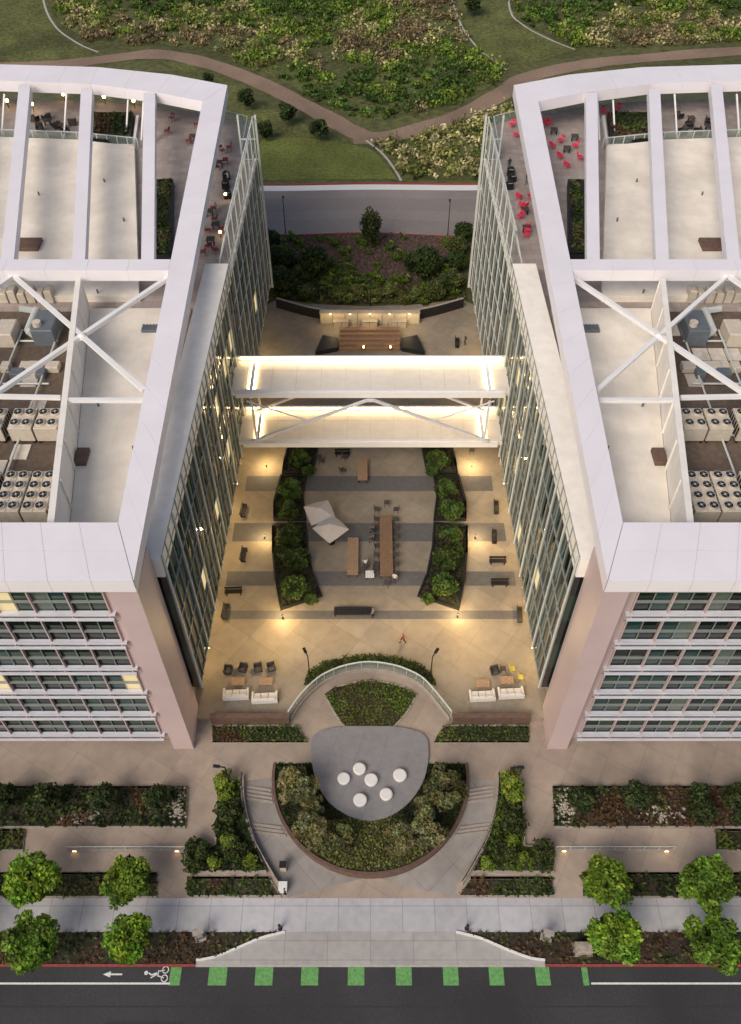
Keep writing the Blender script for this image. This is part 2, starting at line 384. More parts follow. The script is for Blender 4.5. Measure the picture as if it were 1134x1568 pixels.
def gp(lst): return [G(u,v) for u,v in lst]
outer=[(376,1196),(377,1230),(388,1275),(408,1315),(432,1350),(440,1374)]
for s in (1,-1):
    o=[(p[0]*s,p[1]) for p in gp(outer)]; o=catmull(o,5)
    inner=[]
    for p in o:
        a=max(min((p[1]-Y0)/(31.2-Y0),1),0); ang=math.pi+ (1-a)*math.pi/2*.95
        inner.append((s*8.6*math.cos(ang),31.6+8.75*math.sin(ang)))
    mb=MB(); n=len(o); V=[(x,y,zf(y)+.02) for x,y in o]+[(x,y,zf(y)+.02) for x,y in inner]
    mb.add(V,[(i,i+1,n+i+1,n+i) for i in range(n-1)])
    mb.obj('curved_ramp',['ramp'])
    mb=MB()
    for v,uo in ((1205,378),(1211,378),(1217,378),(1223,378),(1262,384),(1268,386),(1274,388)):
        xo,yo,zo=G(uo,v); 
        dx=31.6-yo; xi=-math.sqrt(max(8.75**2-dx*dx,0))+.0
        mb.beam((s*xo,yo,zo+.06),(s*xi,yo-.35,zo+.06),.22,.1)
    mb.obj('steps',['wallc'])

# --------- planting palette (linear)
DG=(.032,.055,.015); MG=(.065,.105,.022); BG=(.16,.21,.03); OL=(.12,.12,.038); YG=(.2,.2,.045); BR=(.12,.07,.035); LG=(.11,.17,.024)
def mir(lst): return [(1132-u,v) for u,v in lst]
def planter(name,lst,fol,h,cols,rim=.25,wall='wallc',dens=28,size=.2,t=.18,extra=0,freq=.7):
    for side in (0,1):
        pts=gp(mir(lst) if side else lst); poly=[(p[0],p[1]) for p in pts]
        mb=MB(); cp=poly+[poly[0],poly[1]]
        zs=[zf(p[1])+rim for p in poly]+[zf(poly[0][1])+rim,zf(poly[1][1])+rim]
        mb.wallpath(cp,t,-.3,lambda i:zs[i]); mb.obj(name,[wall])
        bed(fol,poly,0,h,cols,dens,size,freq,zfun=lambda x,y:zf(y)+rim-.12+extra)
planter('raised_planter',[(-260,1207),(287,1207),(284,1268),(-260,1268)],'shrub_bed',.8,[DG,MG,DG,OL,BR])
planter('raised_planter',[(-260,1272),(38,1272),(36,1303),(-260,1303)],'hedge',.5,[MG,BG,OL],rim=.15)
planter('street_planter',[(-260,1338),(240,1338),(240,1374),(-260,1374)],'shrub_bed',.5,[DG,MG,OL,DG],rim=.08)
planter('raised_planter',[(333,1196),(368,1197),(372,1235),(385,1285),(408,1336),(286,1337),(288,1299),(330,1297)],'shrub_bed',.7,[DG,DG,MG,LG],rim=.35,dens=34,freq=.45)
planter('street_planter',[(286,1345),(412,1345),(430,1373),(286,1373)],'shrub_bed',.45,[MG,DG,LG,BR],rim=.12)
for s in(-1,1):
    poly=[(s*abs(x),y) for x,y in [(abs(L[0][0])+.4,18.82)]+[(abs(p[0])+.12,p[1]) for p in L]+[(xe+.2,YR+.18),(60,YR+.18),(60,18.82)]]
    mb=MB(); mb.prism(poly,-.3,-.05); mb.obj('planting_strip',['soil'])
    bed('ground_cover',poly,-.04,.45,[DG,MG,OL,BR,BR],20,.17,soil=False,lo=.0)
for s in(-1,1):
    pts=[(s*p[0],p[1]) for p in catmull([q[:2] for q in gp([(372,1190),(374,1230),(386,1278),(408,1322),(428,1356)])],5)]
    mb=MB(); mb.wallpath(pts,.16,-.2,lambda i:zf(pts[i][1])+.55,0)
    for i in range(0,len(pts)-1):
        a=pts[i];b=pts[i+1]; mb.beam((a[0],a[1],zf(a[1])+1.15),(b[0],b[1],zf(b[1])+1.15),.07,.07,1)
        if i%3==0: mb.cyl((a[0],a[1],zf(a[1])+.5),(a[0],a[1],zf(a[1])+1.15),.03,n=6,m=1)
    mb.obj('curved_guard_rail',['wallc','steeldark'])
for s in(-1,1):
    mb=MB(); a=G(105,1303);b=G(285,1305)
    mb.box(s*a[0],s*b[0],a[1]-.1,a[1]+.1,-.1,zf(a[1])+.35,0)
    mb.beam((s*a[0],a[1],zf(a[1])+1.0),(s*b[0],a[1],zf(a[1])+1.0),.06,.06,1)
    for i in range(9):
        x=s*(a[0]+(b[0]-a[0])*i/8); mb.cyl((x,a[1],zf(a[1])+.3),(x,a[1],zf(a[1])+1.0),.03,n=6,m=1)
    mb.box(s*(a[0]+.4),s*(a[0]+.7),a[1]-.13,a[1]+.1,zf(a[1])+.2,zf(a[1])+.25,2)
    mb.box(s*(b[0]-.9),s*(b[0]-.6),a[1]-.13,a[1]+.1,zf(a[1])+.2,zf(a[1])+.25,2)
    mb.obj('ramp_handrail',['wallc','mullionw','bulb'])

# ---------- round planter
CY=31.6
circ=[(8.6*math.cos(t),CY+8.6*math.sin(t)) for t in np.linspace(math.pi*.965,math.pi*2.035,40)]
mb=MB(); mb.wallpath(circ,.25,-.2,1.15,0); mb.prism([(x*.985,CY+(y-CY)*.985) for x,y in circ],-.2,1.0,1); mb.obj('round_planter',['brown','soil'])
inner=[(x*.97,CY+(y-CY)*.97) for x,y in circ]
diskuv=[(476,1150),(482,1124),(520,1113),(565,1112),(610,1113),(648,1124),(656,1150),(650,1190),(630,1224),(601,1247),(565,1256),(530,1247),(500,1224),(482,1190)]
disk=catmull([S(u,v,1.25) for u,v in diskuv],4,True)
mb=MB(); mb.prism(disk,.95,1.25); mb.obj('oval_terrace',['disk'])
P=scatter(inner,7500); k=~inpoly(P,disk); P=P[k]; lawnmask=(P[:,1]<27.9-.10*np.abs(P[:,0])**1.3)
u=rng.uniform(0,1,len(P)); nz=np.array([noise.noise(Vector((x*.7,y*.7,1))) for x,y in P])
Z=1.02+u*np.where(lawnmask,.14,.3*np.clip(.5+nz,.1,1)); C=np.where(lawnmask[:,None],np.array((.14,.155,.04)),np.array(DG)*.75)*rng.uniform(.6,1.4,len(P))[:,None]
mb=MB(); mb.t=[]; mb.leaves(np.column_stack([P,Z]),.15,C); mb.obj('ground_cover',['leaf'])
stool=MB(); stool.cyl((0,0,0),(0,0,.4),.52,.6,20); stool.cyl((0,0,.4),(0,0,.46),.6,.5,20); stool.cyl((0,0,-.01),(0,0,.05),.44,.44,16); stool=stool.mesh('stone_stool',['stone'])
for u,v in ((550,1177),(526,1192),(568,1194),(612,1187),(551,1225),(591,1216)):
    x,y=S(u,v,1.6); place(stool,'stone_stool',(x,y,1.25),random.random()*3,random.uniform(.92,1.08))

# ---------- plaza slab
GA=[(442,1098),(462,1070),(485,1048),(503,1037),(530,1027),(565,1022),(603,1027),(630,1037),(648,1048),(668,1070),(690,1098)]
ga=catmull([S(u,v,PZ) for u,v in GA],3); YF=S(0,1100,PZ)[1]
poly=[(-62,YF),(ga[0][0],YF)]+ga+[(ga[-1][0],YF),(62,YF),(62,98.5)]+[(15,98.5)]+[S(u,v,PZ) for u,v in ((706,458),(642,466),(565,469),(490,466),(425,458))]+[(-15,98.5),(-62,98.5)]
mb=MB(); mb.prism(poly,.2,PZ); mb.obj('plaza_paving',['plaza'])
mb=MB()
for v0,v1,ua,ub in ((729,752,375,755),(801,829,355,775),(875,897,476,652),(935,948,338,800),(875,897,345,420),(875,897,712,790)):
    a=S(ua,v1,PZ);b=S(ub,v1,PZ);c=S(ub,v0,PZ);d=S(ua,v0,PZ)
    mb.sheet([a,b,(b[0],c[1]),(a[0],c[1])],PZ+.004)
mb.obj('dark_paving_band',['band'])
sg=[(497,1064),(515,1052),(540,1045),(565,1042),(592,1045),(618,1052),(638,1064),(622,1092),(603,1113),(527,1113),(512,1092)]
sgp=[S(u,v,1.05) for u,v in sg]
mb=MB(); mb.wallpath(sgp+[sgp[0],sgp[1]],.15,.9,1.12); mb.obj('garden_edging',['wallc'])
bed('ground_cover',sgp,1.03,.22,[OL,(.13,.15,.03),OL,LG],60,.14,.5)
oa=[(464,1050),(472,1030),(495,1015),(530,1006),(565,1003),(602,1006),(637,1015),(660,1030),(668,1050)]; ia=[(650,1046),(632,1034),(603,1023),(565,1018),(528,1023),(500,1034),(483,1046)]
bed('hedge',[S(u,v,PZ) for u,v in oa+ia],PZ+.02,.7,[DG,MG,MG],60,.16)
mb=MB(); gg=catmull([S(u,v,PZ) for u,v in GA],3); mb.wallpath(gg,.06,PZ+.02,PZ+1.05,1); mb.wallpath(gg,.12,PZ+1.05,PZ+1.13,0); mb.wallpath([(x*.985,y-.08) for x,y in gg],.1,1.0,PZ-.02,2)
for i in range(0,len(gg),2): mb.cyl((gg[i][0],gg[i][1],PZ),(gg[i][0],gg[i][1],PZ+1.05),.035,n=6,m=0)
mb.obj('curved_glass_balustrade',['mullionw','glassrail','wallc'])
for s in(-1,1):
    mb=MB(); xa,xb=S(324,1100,PZ)[0],S(442,1100,PZ)[0]
    mb.box(s*xa,s*xb,YF-.35,YF-.002,.9,PZ+.85,0); mb.box(s*(xa-.05),s*(xb+.05),YF-.42,YF+.05,PZ+.85,PZ+.93,1)
    for i in range(4):
        x=xa+(xb-xa)*(i+.5)/4; mb.box(s*(x-.9),s*(x+.9),YF-.37,YF-.3,1.15,PZ+.75,1)
    mb.obj('low_wall',['leg','brown'])
    poly=[(s*p[0],p[1]) for p in [S(325,1137,1),S(470,1137,1),S(455,1112,1),S(325,1112,1)]]
    mb=MB(); mb.wallpath(poly+[poly[0],poly[1]],.12,.9,1.15); mb.obj('low_planter',['wallc'])
    bed('ground_cover',poly,1.08,.4,[MG,BG,OL,BR],50,.14)
segs=[[(433,727),(436,706),(441,685),(487,685),(482,706),(478,727)],
      [(420,797),(420,770),(430,731),(468,731),(463,760),(468,797)],
      [(418,808),(418,850),(422,890),(430,934),(492,913),(478,880),(470,840),(468,803)]]
shr=tuple(tree_mesh('shrub',2.6,1.5,1.15,c,24,80,.17,.07,zc=1.45,rcl=.36) for c in ((.06,.105,.022),(.075,.13,.026),(.055,.09,.022)))
for sgm in segs:
    for mi in(0,1):
        poly=[S(u,v,PZ) for u,v in (mir(sgm) if mi else sgm)]
        mb=MB(); mb.wallpath(poly+[poly[0],poly[1]],.22,PZ-.05,PZ+.42); mb.obj('curved_planter',['steeldark'])
        bed('ground_cover',poly,PZ+.2,.18,[(.012,.02,.007),(.02,.03,.01),DG],34,.14)
for u,v,sz in ((462,702,.95),(446,750,.95),(440,782,.85),(443,822,.95),(452,858,1.0),(452,897,.95),(476,912,.45),(432,842,.6),(470,716,.55)):
    for mi in(0,1):
        uu=1132-u if mi else u
        x,y=S(uu,v,PZ+1.3); place(random.choice(shr) if v<880 else shr[1],'shrub',(x,y,PZ+.15),random.random()*6,sz*random.uniform(.92,1.06))

# ================= furniture
def table_mesh(w,l,h=.75,mt='wood'):
    mb=MB(); n=max(3,int(w/.16))
    for i in range(n):
        x0=-w/2+w*i/n; mb.box(x0+.008,x0+w/n-.008,-l/2,l/2,h-.05,h,0)
    k=max(2,int(l/2.2)+1)
    for j in range(k):
        y=-l/2+.3+(l-.6)*j/(k-1)
        for x in(-w/2+.12,w/2-.12): mb.box(x-.04,x+.04,y-.04,y+.04,0,h-.05,1)
        mb.box(-w/2+.1,w/2-.1,y-.03,y+.03,h-.12,h-.052,1)
    return mb.mesh('table',[mt,'steeldark'])
def chair_mesh(m,w=.5):
    mb=MB(); mb.rbox(0,0,.42,w,w,.05,0,0,.01)
    for x in(-1,1):
        for y in(-1,1): mb.cyl((x*(w/2-.04),y*(w/2-.04),0),(x*(w/2-.06),y*(w/2-.06),.42),.02,n=6)
        mb.cyl((x*(w/2-.04),w/2-.03,.44),(x*(w/2-.04),w/2+.06,.85),.018,n=6)
    mb.beam((-w/2,w/2+.04,.72),(w/2,w/2+.04,.72),.03,.26)
    return mb.mesh('chair',[m])
def armchair_mesh():
    mb=MB(); mb.rbox(0,0,.12,.75,.75,.28,0,0,.04); mb.rbox(0,.32,.3,.75,.14,.5,0,0,.04)
    for x in(-.34,.34): mb.rbox(x,0,.3,.1,.7,.28,1,0,.02)
    for x in(-.3,.3):
        for y in(-.3,.3): mb.cyl((x,y,0),(x,y,.13),.03,n=6,m=1)
    return mb.mesh('armchair',['chairdark','steeldark'])
def sofa_mesh(w=2.4):
    mb=MB(); mb.rbox(0,0,.1,w,1.0,.2,1,0,.03)
    for i in(-1,0,1): mb.rbox(i*(w-.35)/3,.0,.3,(w-.35)/3-.03,.78,.2,0,0,.05); mb.rbox(i*(w-.35)/3,-.4,.4,(w-.35)/3-.03,.2,.45,0,0,.05)
    for x in(-1,1): mb.rbox(x*(w/2-.1),0,.1,.2,1.0,.55,0,0,.05)
    mb.rbox(0,-.52,.1,w,.08,.6,0,0,.02)
    return mb.mesh('sofa',['cushion','chairdark'])
def bench_mesh(l=1.8):
    mb=MB(); 
    for i in range(4): mb.box(-l/2,l/2,-.25+i*.13,-.25+i*.13+.11,.42,.46,0)
    for x in(-l/2+.2,l/2-.2): mb.box(x-.04,x+.04,-.24,.24,0,.42,0)
    for i in range(2): mb.box(-l/2,l/2,.27,.31,.55+i*.16,.67+i*.16,0)
    for x in(-l/2+.2,l/2-.2): mb.box(x-.03,x+.03,.24,.27,.42,.85,0)
    return mb.mesh('bench',['steeldark'])
chd=chair_mesh('chairdark'); chr_=chair_mesh('red'); chy=chair_mesh('yellow'); arm=armchair_mesh(); sofa=sofa_mesh(); bench=bench_mesh(); 
def at(u,v,z=PZ,hh=.5):
    x,y=S(u,v,z+hh); return (x,y,z)
tl=table_mesh(1.35,8.2); place(tl,'long_table',at(591,834,hh=.75))
place(table_mesh(1.15,4.9,.75,'woodl'),'long_table',at(540,851,hh=.75))
place(table_mesh(1.1,3.3,.75,'woodl'),'picnic_table',at(555,719,hh=.75))
place(table_mesh(3.9,.95,.75,'steeldark'),'ping_pong_table',at(541,935,hh=.75))
place(table_mesh(.9,.9,.72,'stone'),'cafe_table',at(566,879,hh=.72))
for v in (780,795,808,822,836,850,864,878):
    for u,r in((577,math.pi/2),(606,-math.pi/2)):
        if random.random()<.85: place(chd,'chair',at(u,v,hh=.4),r+random.uniform(-.2,.2),1.1)
for u,v in((592,770),(592,893),(560,866),(556,872),(575,870),(524,720),(527,700),(492,706),(488,700),(722,690)):
    place(chd,'chair',at(u,v,hh=.4),random.random()*6,1.15)
for u,v,r in((373,848,1.5),(357,905,0.05),(373,780,1.5),(765,892,0),(762,858,0),(760,775,1.5),(345,935,1.5),(796,940,1.5),(757,820,1.5),(524,693,0),(700,523,1.5)):
    place(bench,'bench',at(u,v),r)
for u,v in((361,1062),(405,1067),(738,1064),(782,1060)): place(sofa,'sofa',at(u,v,hh=.4),.05)
ct=table_mesh(1.25,.8,.4,'woodl')
for u,v in((364,1043),(407,1043),(739,1046),(776,1041)): place(ct,'coffee_table',at(u,v,hh=.4))
for u,v in((349,1026),(372,1023),(395,1023),(415,1022),(757,1027)): place(arm,'armchair',at(u,v,hh=.3),random.uniform(-.3,.3))
for u,v,m in((770,1024,chd),(784,1024,chy),(797,1037,chy)): place(m,'chair',at(u,v,hh=.4),random.random()*2)
def umb():
    mb=MB(); mb.cyl((0,0,0),(0,0,3.0),.04,n=8,m=1); mb.cyl((0,0,0),(0,0,.08),.4,.4,16,1)
    sq=[(-1.35,-1.35),(0,-1.4),(1.35,-1.35),(1.4,0),(1.35,1.35),(0,1.4),(-1.35,1.35),(-1.4,0)]
    V=[(x,y,2.35+(0.05 if abs(x)<.1 or abs(y)<.1 else 0)) for x,y in sq]+[(x*.5,y*.5,2.76) for x,y in sq]+[(0,0,3.1)]
    mb.add(V,[(i,(i+1)%8,8+(i+1)%8,8+i) for i in range(8)]+[(8+i,8+(i+1)%8,16) for i in range(8)],0)
    V2=[(x,y,2.35+(0.05 if abs(x)<.1 or abs(y)<.1 else 0)) for x,y in sq]; mb.add(V2+[(x,y,z-.12) for x,y,z in V2],[(i,(i+1)%8,8+(i+1)%8,8+i) for i in range(8)],0)
    for x,y in sq: mb.cyl((0,0,2.9),(x,y,2.33),.015,n=4,m=1)
    return mb.mesh('patio_umbrella',['fabric','steeldark'])
um=umb(); place(um,'patio_umbrella',at(489,783,hh=2.5),.35); place(um,'patio_umbrella',at(506,808,hh=2.5),.75)
def lamp_mesh(h):
    mb=MB(); mb.cyl((0,0,0),(0,0,h),.07,.05,8,0); mb.cyl((0,0,0),(0,0,.3),.13,.1,8,0)
    mb.beam((0,0,h),(.9,0,h+.05),.1,.08,0); mb.rbox(.75,0,h-.02,.6,.28,.1,0,0,.02); mb.rbox(.75,0,h-.035,.45,.2,.012,1)
    return mb.mesh('street_lamp',['steeldark','bulb'])
lm=lamp_mesh(3.4); lb=lamp_mesh(5.5)
for u,v,r in((474,1034,2),(659,1034,1),(352,1200,3),(776,1200,0)): 
    x,y=S(u,v,PZ if v<1100 else 1); place(lm,'lamp_post',(x,y,PZ if v<1100 else 1),r)
for u,v in((437,357),(685,362)):
    x,y=S(u,v,NZ); place(lb,'street_lamp',(x,y,NZ),1.57)
x,y=S(567,468,PZ); place(lm,'lamp_post',(x,y,PZ),1.5)

# ================= people (skinned figures)
def person(loc,rz,shirt,pants,pose='stand',s=1.0,hair='hair'):
    sit=pose=='sit'; walk=pose=='walk'
    hz=.50 if sit else .93
    J={'pel':(0,0,hz),'wst':(0,.0,hz+.17),'chs':(0,.01,hz+.38),'nck':(0,.02,hz+.54),'hd':(0,.04,hz+.64),'hd2':(0,.03,hz+.78)}
    E=[('pel','wst'),('wst','chs'),('chs','nck'),('nck','hd'),('hd','hd2')]
    R={'pel':(.15,.11),'wst':(.135,.10),'chs':(.165,.115),'nck':(.06,.06),'hd':(.075,.09),'hd2':(.08,.095)}
    for sd,n in((-1,'l'),(1,'r')):
        sw=sd*(.22 if walk else 0)
        if sit: kn=(sd*.11,.44,.50); an=(sd*.11,.42,.09); to=(sd*.11,.56,.04)
        else: kn=(sd*.1,.06+sw*.6,.50); an=(sd*.1,sw*1.2-.02,.09+(.04 if walk and sd<0 else 0)); to=(sd*.11,sw*1.2+.15,.035)
        J['hip'+n]=(sd*.095,0,hz-.05); J['kn'+n]=kn; J['an'+n]=an; J['to'+n]=to
        R['hip'+n]=(.095,.1); R['kn'+n]=(.062,.066); R['an'+n]=(.04,.045); R['to'+n]=(.04,.03)
        E+=[('pel','hip'+n),('hip'+n,'kn'+n),('kn'+n,'an'+n),('an'+n,'to'+n)]
        J['sh'+n]=(sd*.185,.0,hz+.47); J['el'+n]=(sd*.25,.02-sw*.5+(.08 if sit else 0),hz+.2); J['wr'+n]=(sd*.24,.1-sw+(.25 if sit else 0),hz+.0+(.2 if sit else 0)); J['pa'+n]=(sd*.235,.14-sw*1.1+(.3 if sit else 0),hz-.07+(.25 if sit else 0))
        R['sh'+n]=(.062,.062);R['el'+n]=(.045,.045);R['wr'+n]=(.03,.03);R['pa'+n]=(.04,.022)
        E+=[('chs','sh'+n),('sh'+n,'el'+n),('el'+n,'wr'+n),('wr'+n,'pa'+n)]
    keys=list(J); me=bpy.data.meshes.new('p'); me.from_pydata([J[k] for k in keys],[(keys.index(a),keys.index(b)) for a,b in E],[])
    o=bpy.data.objects.new('p',me); sc.collection.objects.link(o)
    md=o.modifiers.new('s','SKIN')
    for i,k in enumerate(keys):
        me.skin_vertices[0].data[i].radius=R[k]; me.skin_vertices[0].data[i].use_root=(k=='pel')
    o.modifiers.new('b','SUBSURF').levels=1
    bpy.context.view_layer.update(); dg=bpy.context.evaluated_depsgraph_get()
    m2=bpy.data.meshes.new_from_object(o.evaluated_get(dg)); bpy.data.objects.remove(o)
    m2.materials.clear()
    for k in (shirt,pants,M['skin'],M['hair']): m2.materials.append(k)
    for p in m2.polygons:
        c=p.center; p.use_smooth=True
        if c.z>hz+.56: mi=3 if (c.z>hz+.74 or c.y<.0) else 2
        elif abs(c.x)>.19 and c.z<hz+.22: mi=2
        elif c.z<.08: mi=3
        elif c.z>hz+.02: mi=0
        else: mi=1
        p.material_index=mi
    e=bpy.data.objects.new('person',m2); e.location=loc; e.rotation_euler=(0,0,rz); e.scale=(s,s,s); sc.collection.objects.link(e)
    mb=MB(); hd=J['hd']; fy=hd[1]+.085
    for sd in(-1,1): mb.ball((sd*.03,fy,hd[2]+.045),.012,1,6,4); mb.ball((sd*.085,hd[1]-.0,hd[2]+.03),.022,0,6,4)
    mb.cyl((0,fy-.01,hd[2]+.035),(0,fy+.025,hd[2]+.01),.008,.014,5,0); mb.box(-.022,.022,fy-.01,fy+.004,hd[2]-.03,hd[2]-.022,1)
    for n,sd in(('l',-1),('r',1)):
        p=Vector(J['pa'+n])
        for k,(dx,ln_) in enumerate(((-.024,.055),(-.008,.065),(.008,.06),(.024,.048))):
            a=p+Vector((0,dx,-.02)); b=a+Vector((0,.015,-ln_*.6)); c=b+Vector((-sd*.015,.008,-ln_*.4)); mb.cyl(a,b,.009,.008,5); mb.cyl(b,c,.008,.006,5)
        mb.cyl(p+Vector((0,.03,.01)),p+Vector((-sd*.03,.05,-.03)),.01,.008,5)
    f=mb.mesh('face_and_hands',['skin','hair']); fo=bpy.data.objects.new('face_and_hands',f); fo.parent=e; sc.collection.objects.link(fo)
def cm(n,c): return mat(n,c,.85,.1,4)
blk=cm('cloth_black',(.03,.03,.035)); nav=cm('cloth_navy',(.04,.05,.1)); red=cm('cloth_red',(.35,.03,.03)); wht=cm('cloth_white',(.6,.6,.6)); gry=cm('cloth_grey',(.2,.2,.21)); den=cm('denim',(.08,.11,.18))
person(at(573,812),1.4,blk,blk,'sit'); person(at(572,826),1.6,nav,blk,'sit'); person(at(560,862),.4,wht,blk,'sit'); person(at(604,888),2.9,wht,nav); person(at(571,941),1.2,gry,blk); person(at(617,980),1.9,red,blk,'walk')
person((18.0,S(0,283,22.5)[1],22.5),1,blk,gry); person((-16.4,S(0,283,22.5)[1],22.5),2,wht,blk); person((16.3,S(0,262,22.5)[1],22.5),.3,blk,den); person(at(712,524),2,blk,blk)

# ================= office buildings
def gx(y): return 15.4-(y-37.6)/(99-37.6)*1.7
RZ=22.5
def tower(s):
    par=empty('office_building',(s*38,72,1))
    def Q(l): return [(s*x,y) for x,y in l]
    rear=[(15.2,108.3),(20,110.5),(27,113),(34.7,114.6),(47,115.4),(62,114.8)]
    body=[(gx(38.2)+.12,38.2),(gx(98.8)+.12,98.8)]+[(14.6,99)]+rear+[(62,35.2),(18.6,35.2),(18.6,38.2)]
    mb=MB(); mb.prism(Q(body),4.7,RZ,0,1); mb.obj('storeys',['wall','paver'],par)
    low=[(17.6,39.5),(17.0,98),(17.5,106),(62,112),(62,36.2),(19.5,36.2),(19.5,39.5)]
    mb=MB(); mb.prism(Q(low),1.0,4.69,0); 
    for y in np.arange(41,97,2.4): mb.box(s*(17.5),s*16.95,y,y+.12,PZ,4.6,1)
    for y in np.arange(42,97,4.8):
        mb.box(s*(17.62-(y-39)*.01-.04),s*(17.2-(y-39)*.01),y+.3,y+3.4,PZ+.1,4.2,2)
    mb.obj('ground_floor',['g2','mullion','g4'],par)
    mb=MB()
    for y in np.arange(40,98,9.6): mb.cyl((s*(gx(y)+.7),y,PZ-.02),(s*(gx(y)+.7),y,4.7),.3,n=14)
    mb.obj('columns',['wallc'],par)
    mb=MB()
    for y in np.arange(42,97,4.8): mb.cyl((s*(gx(y)+1.6),y,4.62),(s*(gx(y)+1.6),y,4.69),.12,n=8)
    mb.obj('soffit_downlights',['bulb'],par)
    mb=MB(); mb.prism(Q([(17.6,39.2),(22.7,39.2),(27.3,69.4),(17.6,69.4)]),RZ,RZ+.45); mb.obj('roof_front',['roof'],par)
    mb=MB(); mb.prism(Q([(22.8,71),(28.6,101.2),(36,102.8),(47,103.6),(62,103),(62,71)]),RZ,RZ+.7,0); mb.obj('roof_rear',['roof'],par)
    mb=MB(); mb.sheet(Q([(23.4,39.2),(62,39.2),(62,69.4),(27.9,69.4)]),RZ+.05); mb.obj('mechanical_deck',['mech'],par)
    mb=MB()
    for i in range(46):
        x=random.choice(np.arange(24,60,1.5)); y=random.choice(np.arange(44,67,1.8))
        if x>24.2+(y-39)*.16: mb.box(s*x,s*(x+1.4),y,y+1.7,RZ+.06,RZ+.12+random.random()*.03)
    mb.obj('deck_pads',['roofdirt'],par)
    a0=(22.75,39.2);a1=(27.35,69.4); mb=MB(); mb.prism(Q([a0,(a0[0]+.5,a0[1]),(a1[0]+.5,a1[1]),a1]),RZ,26.4); 
    for i in range(8):
        t=i/7.0; x=a0[0]+(a1[0]-a0[0])*t; y=a0[1]+.3+(a1[1]-a0[1]-.6)*t; mb.box(s*x,s*(x-.12),y-.06,y+.06,RZ+.45,26.3)
    mb.obj('screen_wall',['cap'],par)
    mb=MB(); mb.prism(Q([(gx(38)-.05,37.9),(gx(75)-.05,75.2),(gx(75)+2.3,75.2),(gx(38)+2.2,37.9)]),RZ-.6,24.1); mb.obj('parapet',['cap'],par)
    mb=MB(); mb.prism(Q([(gx(75)-.02,75.25),(gx(98.8)-.02,98.9),(gx(98.8)+.2,98.9),(gx(75)+.2,75.25)]),RZ-.4,RZ+.35); mb.obj('terrace_kerb',['cap'],par)
    # frame
    mb=MB()
    def strip(o,i,n,z0=25.7,z1=27.0,g=.022):
        for (oa,ob,ia,ib) in zip(o[:-1],o[1:],i[:-1],i[1:]):
            oa,ob,ia,ib=map(Vector,(oa,ob,ia,ib)); L_=(ob-oa).length; k=max(1,round(L_/n)); e=g/L_
            for j in range(k):
                t0=j/k+e/2;t1=(j+1)/k-e/2
                p=[oa.lerp(ob,t0),oa.lerp(ob,t1),ia.lerp(ib,t1),ia.lerp(ib,t0)]
                mb.prism(Q([tuple(q) for q in p]),z0,z1,0,0)
            mb.prism(Q([tuple(oa.lerp(ia,.02)),tuple(ob.lerp(ib,.02)),tuple(ib.lerp(ob,.02)),tuple(ia.lerp(oa,.02))]),z0+.05,z1-.03,1)
    so=[(15.95,33.9),(17.7,109)]; si=[(17.95,39),(20.2,104.6)]
    strip([so[0],so[1]],[si[0],si[1]],4.2)
    for (ya,yb) in ((33.9,36.45),(36.47,39)):
        xa=15.98+(ya-33.9)/5.1*2; xb=15.98+(yb-33.9)/5.1*2
        strip([(xa,ya),(62,ya)],[(xb,yb),(62,yb)],2.9)
    ro=[(17.7,109.03),(25,112.0),(34.7,114.2),(47,115),(62,114.5)]; ri=[(20.2,104.63),(26,107.0),(34.7,109.4),(47,110.3),(62,110)]
    strip(ro,ri,4.5)
    def fx(y): return 17.95+(y-39)*(2.25/65.6)
    strip([(fx(71.6)+.02,71.6),(62,71.6)],[(fx(69.8)+.02,69.8),(62,69.8)],4.0,25.8,26.98)
    for x1,x2 in((21.3,27.0),(27.9,34.9),(34.7,42.8),(41.4,50.7),(48,58)):
        yr=106.9+(.14*(min(x2,45)-26)); 
        strip([(x1-.62,71.62),(x2-.7,yr)],[(x1+.62,71.62),(x2+.7,yr)],4.6,25.9,26.96)
    mb.obj('roof_frame',['frame','frame2'],par)
    mb=MB(); z=26.2
    def pp(u,v,zz=z):
        x,y=S(u,v,zz); return (s*-x,y,zz)
    for a,b in(((20,422),(220,598)),((258,425),(-20,612)),((-20,612),(-200,440)),((20,422),(-120,520))):
        pa,pb=Vector(pp(*a)),Vector(pp(*b))
        mb.beam(pa,pb,.4,.32 if a!=(258,425) else .38)
    mb.beam(pp(100,613),pp(222,613),.36,.3); mb.beam(pp(-60,606,26),pp(92,609,26),.36,.3)
    mb.ball(pp(126,516),.4,0,8,6)
    for u,v in((222,613),(258,425)):
        p=pp(u,v); mb.beam((p[0],p[1],RZ+.4),(p[0],p[1],26.1),.3,.3)
    for x1,x2 in((21.3,27.0),(27.9,34.9),(34.7,42.8),(41.4,50.7)):
        x=x1+(x2-x1)*.85; mb.beam((s*(x+.6),102.9,RZ),(s*(x+.6),106,25.9),.25,.25); mb.beam((s*(x+2.2),104,RZ),(s*(x+2.0),108.5,25.9),.18,.18); mb.beam((s*(x+4.2),104.5,RZ),(s*(x+4.0),109,25.9),.18,.18)
    mb.obj('roof_bracing',['white'],par)
    mb=MB(); mb.prism(Q([(15.96,33.92),(15.96,37.85),(17.75,37.85),(17.75,33.92)]),.9,25.69); 
    mb.prism(Q([(17.76,35.0),(18.9,35.0),(18.9,37.8),(17.76,37.8)]),.9,25.68)
    mb.obj('corner_leg',['leg'],par)
    mb=MB(); pth=Q([(15.4,99.3),(15.5,108.0),(20,110.2),(27,112.7),(34.7,114.3),(47,115.1),(61.8,114.5)]); mb.wallpath(pth,.05,RZ,RZ+1.1,0); mb.wallpath(pth,.1,RZ+1.1,RZ+1.16,1)
